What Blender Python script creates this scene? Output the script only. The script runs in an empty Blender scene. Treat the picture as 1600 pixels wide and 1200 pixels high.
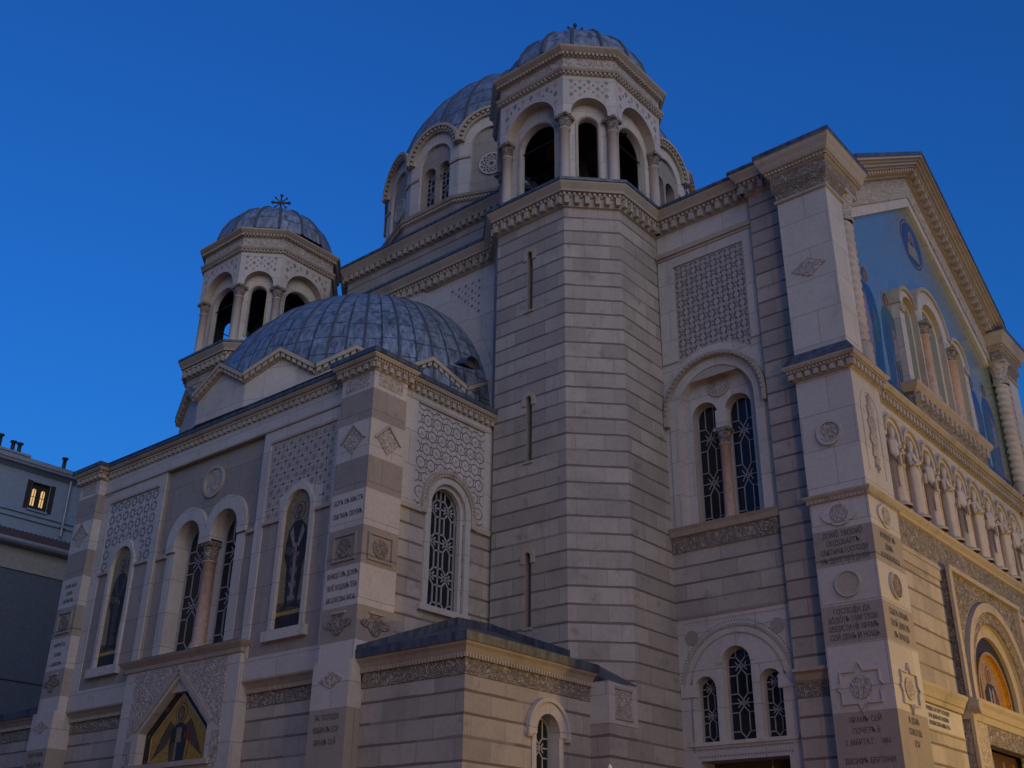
import bpy, math, random
from mathutils import Vector, Matrix
from mathutils.geometry import tessellate_polygon
random.seed(7)
SC = bpy.context.scene
COL = SC.collection
PI = math.pi
rad = math.radians

# ------------------------------------------------------------------ camera
cam_d = bpy.data.cameras.new('camera')
cam = bpy.data.objects.new('camera', cam_d)
COL.objects.link(cam)
RR = [[0.6433515533762558, -0.765461539826678, 0.012938694467751062],
      [0.3391906743629037, 0.26984858216697527, -0.9011833493400285],
      [0.6863297058947669, 0.5841663921766164, 0.4332449204061813]]
mw = Matrix.Identity(4)
for i in range(3):
    mw[i][0], mw[i][1], mw[i][2] = RR[0][i], -RR[1][i], -RR[2][i]
    mw[i][3] = (0, 0, 1.6)[i]
cam.matrix_world = mw
cam_d.sensor_width = 36
cam_d.lens = 1679.0 / 1600 * 36
cam_d.clip_end = 3000
SC.camera = cam

# ------------------------------------------------------------------ sky, sun, exposure
W = bpy.data.worlds.new('World'); SC.world = W; W.use_nodes = True
wn, wl = W.node_tree.nodes, W.node_tree.links
wn.clear()
SUN_EL, SUN_ROT = rad(5.5), rad(206)
sky = wn.new('ShaderNodeTexSky'); sky.sky_type = 'NISHITA'; sky.sun_disc = False
sky.sun_elevation = SUN_EL; sky.sun_rotation = SUN_ROT
sky.ozone_density = 8.8; sky.air_density = 1.7; sky.dust_density = 0.0
tint = wn.new('ShaderNodeMix'); tint.data_type = 'RGBA'; tint.blend_type = 'MULTIPLY'
tint.inputs[0].default_value = 1.0
tint.inputs[7].default_value = (1.45, .79, .95, 1)
bg = wn.new('ShaderNodeBackground'); bg.inputs[1].default_value = 0.15
wo = wn.new('ShaderNodeOutputWorld')
wl.new(sky.outputs[0], tint.inputs[6]); wl.new(tint.outputs[2], bg.inputs[0]); wl.new(bg.outputs[0], wo.inputs[0])

sun_d = bpy.data.lights.new('afterglow_sun', 'SUN')
sun_d.energy = 0.5; sun_d.angle = rad(60); sun_d.color = (1.0, 0.90, 0.73)
sun = bpy.data.objects.new('afterglow_sun', sun_d); COL.objects.link(sun)
sun.rotation_euler = Vector((0.42, 0.84, -0.20)).to_track_quat('-Z', 'Y').to_euler()
SC.view_settings.view_transform = 'Standard'
SC.view_settings.look = 'None'
SC.view_settings.exposure = 1.15
SC.view_settings.gamma = 1.0

# ------------------------------------------------------------------ materials
class NT:
    def __init__(s, name):
        s.m = bpy.data.materials.new(name); s.m.use_nodes = True
        s.n = s.m.node_tree.nodes; s.l = s.m.node_tree.links
        s.b = s.n['Principled BSDF']
    def node(s, t, **k):
        x = s.n.new(t)
        for a, v in k.items():
            setattr(x, a, v)
        return x
    def link(s, a, b):
        s.l.new(a, b)
    def math(s, op, a, b=None, c=None):
        x = s.node('ShaderNodeMath', operation=op)
        for i, v in enumerate((a, b, c)):
            if v is None: continue
            if hasattr(v, 'links'): s.link(v, x.inputs[i])
            else: x.inputs[i].default_value = v
        return x.outputs[0]
    def mix(s, f, a, b, blend='MIX'):
        x = s.node('ShaderNodeMix', data_type='RGBA', blend_type=blend)
        for i, v in ((0, f), (6, a), (7, b)):
            if hasattr(v, 'links'): s.link(v, x.inputs[i])
            elif i == 0: x.inputs[0].default_value = v
            else: x.inputs[i].default_value = (*v, 1) if len(v) == 3 else v
        return x.outputs[2]
    def noise(s, vec, scale, detail=4, rough=.55, out=0):
        x = s.node('ShaderNodeTexNoise'); x.inputs['Scale'].default_value = scale
        x.inputs['Detail'].default_value = detail; x.inputs['Roughness'].default_value = rough
        if vec is not None: s.link(vec, x.inputs['Vector'])
        return x.outputs[out]
    def ramp(s, f, stops):
        x = s.node('ShaderNodeValToRGB'); e = x.color_ramp.elements
        e[0].position, e[0].color = stops[0][0], (*stops[0][1], 1)
        e[1].position, e[1].color = stops[-1][0], (*stops[-1][1], 1)
        for p, c in stops[1:-1]:
            q = e.new(p); q.color = (*c, 1)
        s.link(f, x.inputs[0]); return x.outputs[0]
    def mapr(s, f, a, b, c, d):
        x = s.node('ShaderNodeMapRange')
        s.link(f, x.inputs[0])
        for i, v in enumerate((a, b, c, d)): x.inputs[i + 1].default_value = v
        return x.outputs[0]
    def bump(s, h, dist, strength=1.0, prev=None):
        x = s.node('ShaderNodeBump'); x.inputs['Strength'].default_value = strength
        x.inputs['Distance'].default_value = dist; s.link(h, x.inputs['Height'])
        if prev is not None: s.link(prev, x.inputs['Normal'])
        return x.outputs[0]

def stone(name, base, dark=None, band=False, blocks=True, carve=0.0, stain=.5, row=.532, z0=22.04, width=1.25, band_col=None, speck=.12, soot=0.0):
    t = NT(name)
    g = t.node('ShaderNodeNewGeometry'); sep = t.node('ShaderNodeSeparateXYZ'); t.link(g.outputs['Position'], sep.inputs[0])
    X, Y, Z = sep.outputs
    u = t.math('SUBTRACT', Y, X)
    zz = t.math('DIVIDE', t.math('SUBTRACT', Z, z0), row)
    cmb = t.node('ShaderNodeCombineXYZ'); t.link(u, cmb.inputs[0]); t.link(zz, cmb.inputs[1])
    col = base
    if blocks:
        br = t.node('ShaderNodeTexBrick'); t.link(cmb.outputs[0], br.inputs['Vector'])
        br.inputs['Scale'].default_value = 1; br.inputs['Brick Width'].default_value = width
        br.inputs['Row Height'].default_value = 1; br.inputs['Mortar Size'].default_value = .011
        br.inputs['Mortar Smooth'].default_value = .3
        d = dark or tuple(c * .78 for c in base)
        br.inputs['Color1'].default_value = (*base, 1); br.inputs['Color2'].default_value = (*d, 1)
        br.inputs['Mortar'].default_value = (*[c * .5 for c in base], 1)
        br.offset_frequency = 2; br.offset = .43
        col = br.outputs[0]
    # large weathering, vertical streaks
    sv = t.node('ShaderNodeMapping'); t.link(g.outputs['Position'], sv.inputs[0]); sv.inputs['Scale'].default_value = (1.6, 1.6, .22)
    n1 = t.noise(g.outputs['Position'], .55, 5, .6)
    n2 = t.noise(sv.outputs[0], 1.0, 5, .62)
    n3 = t.noise(g.outputs['Position'], 9, 6, .7)
    f1 = t.mapr(n1, .50, .72, 0, stain)
    c = t.mix(f1, col, tuple(b * k for b, k in zip(base, (.58, .60, .64))))
    f2 = t.mapr(n2, .55, .78, 0, stain * .9)
    c = t.mix(f2, c, tuple(b * k for b, k in zip(base, (.60, .55, .49))))
    n4 = t.noise(g.outputs['Position'], 2.2, 3, .5)
    f4 = t.mapr(n4, .63, .74, 0, stain * .8)
    c = t.mix(f4, c, tuple(b * k for b, k in zip(base, (.50, .50, .54))))
    f3 = t.mapr(n3, .3, .7, 1 - speck, 1 + speck * .6)
    mm = t.node('ShaderNodeMix', data_type='RGBA', blend_type='MULTIPLY'); mm.inputs[0].default_value = 1
    t.link(c, mm.inputs[6]); t.link(f3, mm.inputs[7]); c = mm.outputs[2]
    h = n3
    hb = None
    if band:
        fr = t.math('FRACT', t.math('ADD', zz, 1000.0))
        wob = t.mapr(t.noise(cmb.outputs[0], .9, 3), .3, .7, .09, .155)
        inb = t.math('LESS_THAN', fr, wob)
        seg = t.node('ShaderNodeTexWhiteNoise', noise_dimensions='2D')
        c2 = t.node('ShaderNodeCombineXYZ'); t.link(t.math('FLOOR', t.math('DIVIDE', u, 1.7)), c2.inputs[0]); t.link(t.math('FLOOR', zz), c2.inputs[1])
        t.link(c2.outputs[0], seg.inputs['Vector'])
        fade = t.mapr(seg.outputs[0], 0, .35, .45, .95)
        c = t.mix(t.math('MULTIPLY', inb, fade), c, band_col or tuple(b * k for b, k in zip(base, (.34, .30, .28))))
        hb = t.math('SUBTRACT', 1.0, inb)
    if soot:
        pass
    t.link(c, t.b.inputs['Base Color']); t.b.inputs['Roughness'].default_value = .78
    t.b.inputs['Specular IOR Level'].default_value = .3
    nrm = t.bump(h, .006, .5)
    if hb is not None: nrm = t.bump(hb, .012, .7, nrm)
    if carve:
        vo = t.node('ShaderNodeTexVoronoi', feature='SMOOTH_F1'); vo.inputs['Scale'].default_value = 5.5
        dn = t.node('ShaderNodeVectorMath', operation='ADD')
        nz = t.noise(g.outputs['Position'], 3.0, 2, .5, 1)
        t.link(g.outputs['Position'], dn.inputs[0]); t.link(nz, dn.inputs[1]); t.link(dn.outputs[0], vo.inputs['Vector'])
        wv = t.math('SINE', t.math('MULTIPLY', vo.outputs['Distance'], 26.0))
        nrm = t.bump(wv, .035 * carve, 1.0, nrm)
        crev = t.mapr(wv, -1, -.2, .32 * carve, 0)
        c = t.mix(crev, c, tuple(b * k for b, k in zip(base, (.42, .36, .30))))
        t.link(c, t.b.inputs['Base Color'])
    t.link(nrm, t.b.inputs['Normal'])
    return t.m

def plain(name, col, rough=.6, metal=0.0, noise=.15, emit=None, es=0, spec=.4):
    t = NT(name)
    g = t.node('ShaderNodeNewGeometry')
    n = t.noise(g.outputs['Position'], 6, 5, .65)
    f = t.mapr(n, .3, .7, 1 - noise, 1 + noise)
    mm = t.node('ShaderNodeMix', data_type='RGBA', blend_type='MULTIPLY'); mm.inputs[0].default_value = 1
    mm.inputs[6].default_value = (*col, 1); t.link(f, mm.inputs[7]); t.link(mm.outputs[2], t.b.inputs['Base Color'])
    t.b.inputs['Roughness'].default_value = rough; t.b.inputs['Metallic'].default_value = metal
    t.b.inputs['Specular IOR Level'].default_value = spec
    if emit:
        t.b.inputs['Emission Color'].default_value = (*emit, 1); t.b.inputs['Emission Strength'].default_value = es
    return t.m

def lead(name, base=(.21, .25, .30), cell=True):
    t = NT(name)
    uv = t.node('ShaderNodeUVMap'); g = t.node('ShaderNodeNewGeometry')
    sv = t.node('ShaderNodeMapping'); t.link(g.outputs['Position'], sv.inputs[0]); sv.inputs['Scale'].default_value = (3.4, 3.4, .55)
    streak = t.noise(sv.outputs[0], 1.6, 6, .7)
    blot = t.noise(g.outputs['Position'], .7, 4, .6)
    c = t.ramp(streak, [(.36, tuple(b * .38 for b in base)), (.50, base), (.66, tuple(min(1, b * 1.65) for b in base))])
    c = t.mix(t.mapr(blot, .4, .7, 0, .45), c, tuple(b * .62 for b in base))
    if cell:
        br = t.node('ShaderNodeTexBrick'); t.link(uv.outputs[0], br.inputs['Vector'])
        br.inputs['Scale'].default_value = 1; br.inputs['Brick Width'].default_value = 1.0; br.inputs['Row Height'].default_value = 1.0
        br.inputs['Mortar Size'].default_value = .036; br.inputs['Mortar Smooth'].default_value = .4; br.offset = .12
        br.inputs['Color1'].default_value = (1.08, 1.08, 1.08, 1); br.inputs['Color2'].default_value = (.82, .84, .88, 1); br.inputs['Mortar'].default_value = (.34, .35, .38, 1)  # dark seam lines: shadow along the sheet edges, put into the colour
        mm = t.node('ShaderNodeMix', data_type='RGBA', blend_type='MULTIPLY'); mm.inputs[0].default_value = 1
        t.link(c, mm.inputs[6]); t.link(br.outputs[0], mm.inputs[7]); c = mm.outputs[2]
        nr = t.bump(br.outputs['Fac'], .03, .8)
        nr = t.bump(streak, .01, .5, nr)
    else:
        nr = t.bump(streak, .01, .5)
    t.link(c, t.b.inputs['Base Color']); t.link(nr, t.b.inputs['Normal'])
    t.b.inputs['Roughness'].default_value = .46; t.b.inputs['Metallic'].default_value = .25
    return t.m

def mosaic_gold(name, col, rough=.28, scale=22, metal=.85, var=.3):
    t = NT(name)
    g = t.node('ShaderNodeNewGeometry')
    vo = t.node('ShaderNodeTexVoronoi'); vo.inputs['Scale'].default_value = scale; t.link(g.outputs['Position'], vo.inputs['Vector'])
    vs = t.node('ShaderNodeSeparateColor'); t.link(vo.outputs['Color'], vs.inputs[0])
    f = t.mapr(vs.outputs[0], 0, 1, 1 - var, 1 + var * .8)
    mm = t.node('ShaderNodeMix', data_type='RGBA', blend_type='MULTIPLY'); mm.inputs[0].default_value = 1
    mm.inputs[6].default_value = (*col, 1); t.link(f, mm.inputs[7]); t.link(mm.outputs[2], t.b.inputs['Base Color'])
    t.link(t.bump(vs.outputs[1], .004, .5 if var > .2 else .12), t.b.inputs['Normal'])
    t.b.inputs['Metallic'].default_value = metal; t.b.inputs['Roughness'].default_value = rough
    t.b.inputs['Specular IOR Level'].default_value = .5 if metal else .15
    return t.m

M = {}
M['banded'] = stone('banded_limestone', (.43, .385, .335), (.315, .28, .245), band=True, stain=.75)
M['white'] = stone('white_limestone', (.52, .487, .448), (.455, .425, .39), row=1.1, width=1.6, stain=.3)
M['trim'] = stone('moulded_limestone', (.40, .345, .28), blocks=False, stain=.6)
M['grey'] = stone('grey_limestone', (.33, .29, .255), (.285, .25, .22), row=1.1, width=1.9, stain=.45)
M['panelgrey'] = stone('panel_limestone', (.385, .345, .305), blocks=False, stain=.3)
M['brown'] = stone('brown_limestone', (.335, .295, .25), (.30, .262, .225), row=3, width=4, stain=.4)
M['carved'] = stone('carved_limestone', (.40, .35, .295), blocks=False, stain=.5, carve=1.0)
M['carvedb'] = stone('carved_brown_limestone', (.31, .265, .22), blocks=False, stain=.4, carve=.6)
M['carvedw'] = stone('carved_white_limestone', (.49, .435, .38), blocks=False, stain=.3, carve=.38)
M['pinkcol'] = stone('pink_marble', (.46, .335, .275), blocks=False, stain=.5, speck=.3)
M['column'] = stone('column_limestone', (.47, .42, .38), blocks=False, stain=.5)
M['lead'] = lead('lead_sheet')
M['leadp'] = lead('lead_flashing', (.085, .10, .13), cell=False)
M['seam'] = plain('lead_roll', (.075, .088, .11), .6, .1)  # darker than the sheets, so the rolls carry their shadow as colour
M['glass'] = plain('dark_window_glass', (.012, .014, .018), .10, 0, .3, spec=.32)
M['came'] = plain('pale_window_tracery', (.30, .30, .31), .6)
M['black'] = plain('black_marble_inlay', (.13, .13, .15), .5)
M['pink'] = plain('pink_marble_inlay', (.40, .27, .235), .6)
M['greyin'] = plain('grey_marble_inlay', (.19, .185, .19), .6)
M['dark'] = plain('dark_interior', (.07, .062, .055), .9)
M['gold'] = mosaic_gold('gold_mosaic', (.52, .28, .035), .30, 22, .45)
M['dullgold'] = mosaic_gold('ochre_mosaic', (.225, .18, .105), .4, 18, 0.0)
M['sheen'] = mosaic_gold('pale_gold_mosaic_field', (.42, .50, .42), .24, 9, .75, .10)
M['mdark'] = mosaic_gold('dark_robe_mosaic', (.034, .028, .024), .4, 18, 0.0)
M['mrobe'] = mosaic_gold('grey_robe_mosaic', (.085, .072, .060), .4, 18, 0.0)
M['mwhite'] = mosaic_gold('white_stole_mosaic', (.23, .215, .20), .4, 18, 0.0)
M['mskin'] = mosaic_gold('skin_mosaic', (.20, .12, .08), .4, 18, 0.0)
M['mblue'] = mosaic_gold('blue_robe_mosaic', (.035, .09, .26), .4, 18, 0.0)
M['mdeep'] = mosaic_gold('deep_blue_mosaic', (.03, .06, .17), .4, 18, 0.0)
M['mnavy'] = mosaic_gold('navy_robe_mosaic', (.03, .036, .05), .4, 18, 0.0)
M['mteal'] = mosaic_gold('teal_robe_mosaic', (.05, .12, .17), .4, 18, 0.0)
M['mmauve'] = mosaic_gold('mauve_robe_mosaic', (.20, .18, .26), .4, 18, 0.0)
M['mred'] = mosaic_gold('red_robe_mosaic', (.16, .04, .025), .4, 18, 0.0)
M['mbrown'] = mosaic_gold('brown_wing_mosaic', (.10, .065, .04), .4, 18, 0.0)
M['letter'] = plain('dark_lettering', (.115, .105, .10), .7, 0, .45)
M['iron'] = plain('dark_iron', (.03, .03, .035), .5, .6)
M['wood'] = plain('dark_door_wood', (.07, .035, .018), .5)
M['brass'] = plain('gilded_wood', (.40, .22, .06), .4, .5)
M['bronze'] = plain('bronze_cross', (.06, .045, .035), .45, .6)
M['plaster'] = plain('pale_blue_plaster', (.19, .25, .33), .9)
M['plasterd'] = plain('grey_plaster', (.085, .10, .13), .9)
M['plastert'] = plain('cream_plaster', (.24, .235, .225), .9)
M['tile'] = plain('terracotta_tile', (.065, .045, .042), .8, 0, .4)
M['gutter'] = plain('zinc_gutter', (.26, .29, .33), .5, .4)
M['shutter'] = plain('dark_shutter', (.022, .018, .016), .7)
M['curtain'] = plain('lit_curtain', (.7, .5, .25), .8, emit=(1.0, .60, .20), es=.3)
M['canvas'] = plain('cream_canvas', (.72, .68, .58), .9)
M['paving'] = stone('stone_paving', (.15, .14, .13), row=.6, width=.9, stain=.3)
M['bulb'] = plain('assumed_lamp_bulb', (1, .8, .5), .5, emit=(1, .62, .28), es=6)

# ------------------------------------------------------------------ mesh helpers
class F:
    """local frame: s along the wall, t up, d outward"""
    def __init__(s, o, u, n):
        s.o, s.u, s.n = Vector(o), Vector(u).normalized(), Vector(n).normalized()
    def pt(s, a, t, d=0.0):
        p = s.o + s.u * a + s.n * d
        return (p.x, p.y, p.z + t)
    def shift(s, d):
        return F(s.o + s.n * d, s.u, s.n)
def LF(x): return F((x, 0, 0), (0, 1, 0), (-1, 0, 0))      # s = y
def RF(y): return F((0, y, 0), (1, 0, 0), (0, -1, 0))      # s = x
def SF(p, q):                                              # clockwise walls: outward is left of p->q
    dx, dy = q[0] - p[0], q[1] - p[1]
    return F((p[0], p[1], 0), (dx, dy, 0), (-dy, dx, 0))

class MB:
    def __init__(s):
        s.v, s.f, s.mi, s.uv, s.mats = [], [], [], [], []
        s.smooth = []
    def mat(s, k):
        if k not in s.mats: s.mats.append(k)
        return s.mats.index(k)
    def face(s, pts, m, uv=None, sm=False):
        i = len(s.v); s.v.extend(pts); s.f.append(tuple(range(i, i + len(pts)))); s.mi.append(s.mat(m)); s.uv.append(uv); s.smooth.append(sm)
    def grid(s, rows, m, closed=False, uvs=None, sm=True):
        """rows: list of equal-length point lists sharing vertices"""
        base = len(s.v); n = len(rows[0]); k = s.mat(m)
        for r in rows: s.v.extend(r)
        for i in range(len(rows) - 1):
            for j in range(n - (0 if closed else 1)):
                j2 = (j + 1) % n
                s.f.append((base + i * n + j, base + i * n + j2, base + (i + 1) * n + j2, base + (i + 1) * n + j))
                s.mi.append(k); s.smooth.append(sm)
                if uvs: s.uv.append([uvs(i, j), uvs(i, j + 1), uvs(i + 1, j + 1), uvs(i + 1, j)])
                else: s.uv.append(None)
    def box(s, fr, a0, a1, t0, t1, d0, d1, m, back=False):
        P = fr.pt
        q = [P(a, t, d) for d in (d0, d1) for t in (t0, t1) for a in (a0, a1)]
        for ix in ((4, 5, 7, 6), (0, 2, 6, 4), (1, 5, 7, 3), (2, 3, 7, 6), (0, 4, 5, 1)) + (((0, 1, 3, 2),) if back else ()):
            s.face([q[i] for i in ix], m)
    def wbox(s, x0, x1, y0, y1, z0, z1, m):
        s.box(RF(y1), x0, x1, z0, z1, 0, y1 - y0, m, back=True)
    def prism(s, fr, out, d0, d1, m, holes=(), sides=True, side_m=None, hole_m=None, back=False):
        loops = [[Vector((a, t, 0)) for a, t in out]] + [[Vector((a, t, 0)) for a, t in h] for h in holes]
        flat = [p for lp in loops for p in lp]
        if len(out) == 4 and not holes:
            tris = [(0, 1, 2, 3)]
        else:
            tris = tessellate_polygon(loops)
        for t in tris:
            s.face([fr.pt(flat[i].x, flat[i].y, d1) for i in t], m)
            if back: s.face([fr.pt(flat[i].x, flat[i].y, d0) for i in t], m)
        for li, lp in enumerate(loops):
            if li == 0 and not sides: continue
            mm = (side_m or m) if li == 0 else (hole_m or m)
            for i in range(len(lp)):
                a, b = lp[i], lp[(i + 1) % len(lp)]
                s.face([fr.pt(a.x, a.y, d0), fr.pt(b.x, b.y, d0), fr.pt(b.x, b.y, d1), fr.pt(a.x, a.y, d1)], mm)
    def flat(s, fr, out, d, m):
        tr = tessellate_polygon([[Vector((a, t, 0)) for a, t in out]]) if len(out) > 4 else [tuple(range(len(out)))]
        for t in tr: s.face([fr.pt(*out[i], d) for i in t], m)
    def bar(s, fr, p, q, w, d0, d1, m):
        dx, dy = q[0] - p[0], q[1] - p[1]; L = math.hypot(dx, dy)
        if L < 1e-6: return
        nx, ny = -dy / L * w / 2, dx / L * w / 2
        s.prism(fr, [(p[0] + nx, p[1] + ny), (q[0] + nx, q[1] + ny), (q[0] - nx, q[1] - ny), (p[0] - nx, p[1] - ny)], d0, d1, m)
    def lathe(s, c, prof, n, m, a0=0.0, a1=2 * PI, uvs=None, sm=True, sx=1, sy=1):
        full = abs(a1 - a0 - 2 * PI) < 1e-6
        k = n if full else n + 1
        rows = [[(c[0] + sx * r * math.cos(a0 + (a1 - a0) * j / n), c[1] + sy * r * math.sin(a0 + (a1 - a0) * j / n), c[2] + z) for j in range(k)] for r, z in prof]
        s.grid(rows, m, closed=full, uvs=uvs, sm=sm)
    def sweep(s, path, prof, m, closed=False, mats=None):
        """path of xy points (outward = left), prof list of (out, z)"""
        n = len(path); rows = []
        for i in range(n):
            p = Vector(path[i])
            a = Vector(path[i - 1]) if (i > 0 or closed) else None
            b = Vector(path[(i + 1) % n]) if (i < n - 1 or closed) else None
            def nl(u, v):
                d = (v - u).normalized(); return Vector((-d.y, d.x))
            if a is None: mi = nl(p, b)
            elif b is None: mi = nl(a, p)
            else:
                n1, n2 = nl(a, p), nl(p, b); mi = (n1 + n2) / max(.2, 1 + n1.dot(n2))
            rows.append([(p.x + mi.x * o, p.y + mi.y * o, z) for o, z in prof])
        if closed: rows.append(rows[0])
        for k in range(len(prof) - 1):
            s.grid([[r[k] for r in rows], [r[k + 1] for r in rows]], (mats[k] if mats else m), sm=False)
        if not closed:
            for r in (rows[0], rows[-1]): s.face(list(r), m)
    def dentils(s, path, o0, o1, z0, z1, w, step, m, closed=False, under=None):
        n = len(path)
        for i in range(n if closed else n - 1):
            p, q = path[i], path[(i + 1) % n]
            fr = SF(p, q); L = math.hypot(q[0] - p[0], q[1] - p[1])
            # grow on convex corners so the row runs to the mitre
            e0 = e1 = 0.0
            def turn(a, b, c):
                return (b[0] - a[0]) * (c[1] - b[1]) - (b[1] - a[1]) * (c[0] - b[0])
            def half(a, b, c):
                u = Vector((b[0] - a[0], b[1] - a[1])).normalized(); v = Vector((c[0] - b[0], c[1] - b[1])).normalized()
                return math.tan(u.angle(v) / 2)
            if i > 0 or closed:
                a = path[i - 1]; tn = turn(a, p, q); e0 = half(a, p, q) * (o1 if tn < 0 else -o1)
            if i < n - 2 or closed:
                c = path[(i + 2) % n]; tn = turn(p, q, c); e1 = half(p, q, c) * (o1 if tn < 0 else -o1)
            A, B = -e0, L + e1
            if B - A < w * 1.2: continue
            k = max(1, int(round((B - A) / step))); st = (B - A) / k
            for j in range(k):
                cc = A + st * (j + .5)
                s.box(fr, cc - w / 2, cc + w / 2, z0, z1, o0, o1, m)
    def build(s, name, parent=None, label=None):
        me = bpy.data.meshes.new(name)
        me.from_pydata(s.v, [], s.f)
        for k in s.mats: me.materials.append(M[k])
        me.polygons.foreach_set('material_index', s.mi)
        me.polygons.foreach_set('use_smooth', s.smooth)
        if any(u is not None for u in s.uv):
            lay = me.uv_layers.new(name='UVMap'); arr = []
            for f, u in zip(s.f, s.uv):
                for k in range(len(f)):
                    arr.extend(u[k] if u else (0.5, 0.5))
            lay.data.foreach_set('uv', arr)
        me.update()
        o = bpy.data.objects.new(name, me); COL.objects.link(o)
        if parent is not None:
            o.parent = parent
            o.matrix_parent_inverse = WORLD[parent.name].inverted()
        WORLD[o.name] = Matrix.Identity(4)
        if label: o['label'] = label
        return o
WORLD = {}
def thing(name, loc, label, cat, group=None, kind=None):
    o = bpy.data.objects.new(name, None); COL.objects.link(o); o.location = loc
    o.empty_display_size = .5
    o['label'] = label; o['category'] = cat
    if group: o['group'] = group
    WORLD[o.name] = Matrix.Translation(loc)
    return o
def arc(c, t, r, a0, a1, n=14):
    return [(c + r * math.cos(a0 + (a1 - a0) * i / n), t + r * math.sin(a0 + (a1 - a0) * i / n)) for i in range(n + 1)]
def arch(c, r, zb, zs, n=14, rise=None):
    """round-headed opening outline"""
    return [(c - r, zb), (c + r, zb)] + [(c + r * math.cos(PI * i / n), zs + (rise or r) * math.sin(PI * i / n)) for i in range(n + 1)]
def archband(c, zs, ro, ri, zb, n=16):
    return [(c + ro, zb)] + arc(c, zs, ro, 0, PI, n) + [(c - ro, zb), (c - ri, zb)] + arc(c, zs, ri, PI, 0, n) + [(c + ri, zb)]
def circ(c, t, r, n=20, r2=None):
    return [(c + r * math.cos(2 * PI * i / n), t + (r2 or r) * math.sin(2 * PI * i / n)) for i in range(n)]
def rect(a0, a1, t0, t1): return [(a0, t0), (a1, t0), (a1, t1), (a0, t1)]
def inarch(p, c, r, zb, zs):
    if p[1] < zb or abs(p[0] - c) > r: return False
    return p[1] <= zs or math.hypot(p[0] - c, p[1] - zs) <= r

def clipseg(p, q, test, n=14):
    out = []; cur = None
    for i in range(n):
        a = (p[0] + (q[0] - p[0]) * i / n, p[1] + (q[1] - p[1]) * i / n)
        b = (p[0] + (q[0] - p[0]) * (i + 1) / n, p[1] + (q[1] - p[1]) * (i + 1) / n)
        if test(((a[0] + b[0]) / 2, (a[1] + b[1]) / 2)):
            cur = (cur[0], b) if cur else (a, b)
        elif cur: out.append(cur); cur = None
    if cur: out.append(cur)
    return out

def window(fr, c, r, zb, zs, d, parent, bw=.035, period=None, cols=1, name='window'):
    """round-headed leaded light: frame + glass pane + tracery; d is the pane's depth"""
    mb = MB()
    mb.prism(fr, archband(c, zs, r, r - .05, zb, 12), d - .02, d + .05, 'came')
    o = mb.build(name, parent)
    g = MB(); g.flat(fr, arch(c, r, zb, zs, 12), d, 'glass')
    w = 2 * r; H = period or w * 1.15
    if cols == 1: centers = [c]; a = w * .17; wide = w
    else: centers = [c - r / 2, c + r / 2]; a = w * .11; wide = r
    test = lambda p: inarch(p, c, r - .01, zb, zs)
    segs = []
    k = 0; z = zb
    while z < zs + r + H:
        for cc in centers:
            hw = wide / 2
            segs += [((cc - hw, z), (cc + hw, z)), ((cc - hw, z + .25 * H), (cc - a, z + .25 * H)), ((cc + a, z + .25 * H), (cc + hw, z + .25 * H)),
                     ((cc - hw, z + .75 * H), (cc - a, z + .75 * H)), ((cc + a, z + .75 * H), (cc + hw, z + .75 * H)),
                     ((cc - a, z + .25 * H), (cc - a, z + .75 * H)), ((cc + a, z + .25 * H), (cc + a, z + .75 * H)),
                     ((cc - a, z + .25 * H), (cc + a * 1.2, z - .12 * H)), ((cc + a, z + .25 * H), (cc - a * 1.2, z - .12 * H)),
                     ((cc - a, z + .75 * H), (cc + a * 1.2, z + 1.12 * H)), ((cc + a, z + .75 * H), (cc - a * 1.2, z + 1.12 * H))]
        if cols == 2: segs.append(((c, z), (c, z + H)))
        z += H
    for p, q in segs:
        for a_, b_ in clipseg(p, q, test, 8):
            g.bar(fr, a_, b_, bw, d + .004, d + .03, 'came')
    g.build('leaded_pane', o)
    return o

def column(mb, x, y, z0, z1, r, m='column', capm='carved', cap=.45, base=.22, n=14, abac=True, entasis=.93):
    zc = z1 - cap
    mb.lathe((x, y, 0), [(r * 1.45, z0), (r * 1.45, z0 + base * .3), (r * 1.2, z0 + base * .45), (r * 1.3, z0 + base * .75), (r * 1.02, z0 + base), (r, z0 + base + .02), (r * entasis, zc - .06), (r * 1.14, zc - .05), (r * 1.14, zc)], n, m)
    mb.lathe((x, y, 0), [(r * .96, zc), (r * 1.05, zc + cap * .35), (r * 1.18, zc + cap * .42), (r * 1.08, zc + cap * .5), (r * 1.34, zc + cap * .8)], n, capm)
    if abac:
        h = r * 1.40
        mb.wbox(x - h, x + h, y - h, y + h, z1 - cap * .22, z1, capm)

def petal(mb, fr, a, t, L, w, ang, d, m):
    ca, sa = math.cos(ang), math.sin(ang)
    pts = [(L / 2, 0), (0, w / 2), (-L / 2, 0), (0, -w / 2)]
    mb.flat(fr, [(a + x * ca - y * sa, t + x * sa + y * ca) for x, y in pts], d, m)
def dash(mb, fr, a, t, L, w, ang, d, m):
    ca, sa = math.cos(ang), math.sin(ang)
    pts = [(L / 2, w / 2), (-L / 2, w / 2), (-L / 2, -w / 2), (L / 2, -w / 2)]
    mb.flat(fr, [(a + x * ca - y * sa, t + x * sa + y * ca) for x, y in pts], d, m)

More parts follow.
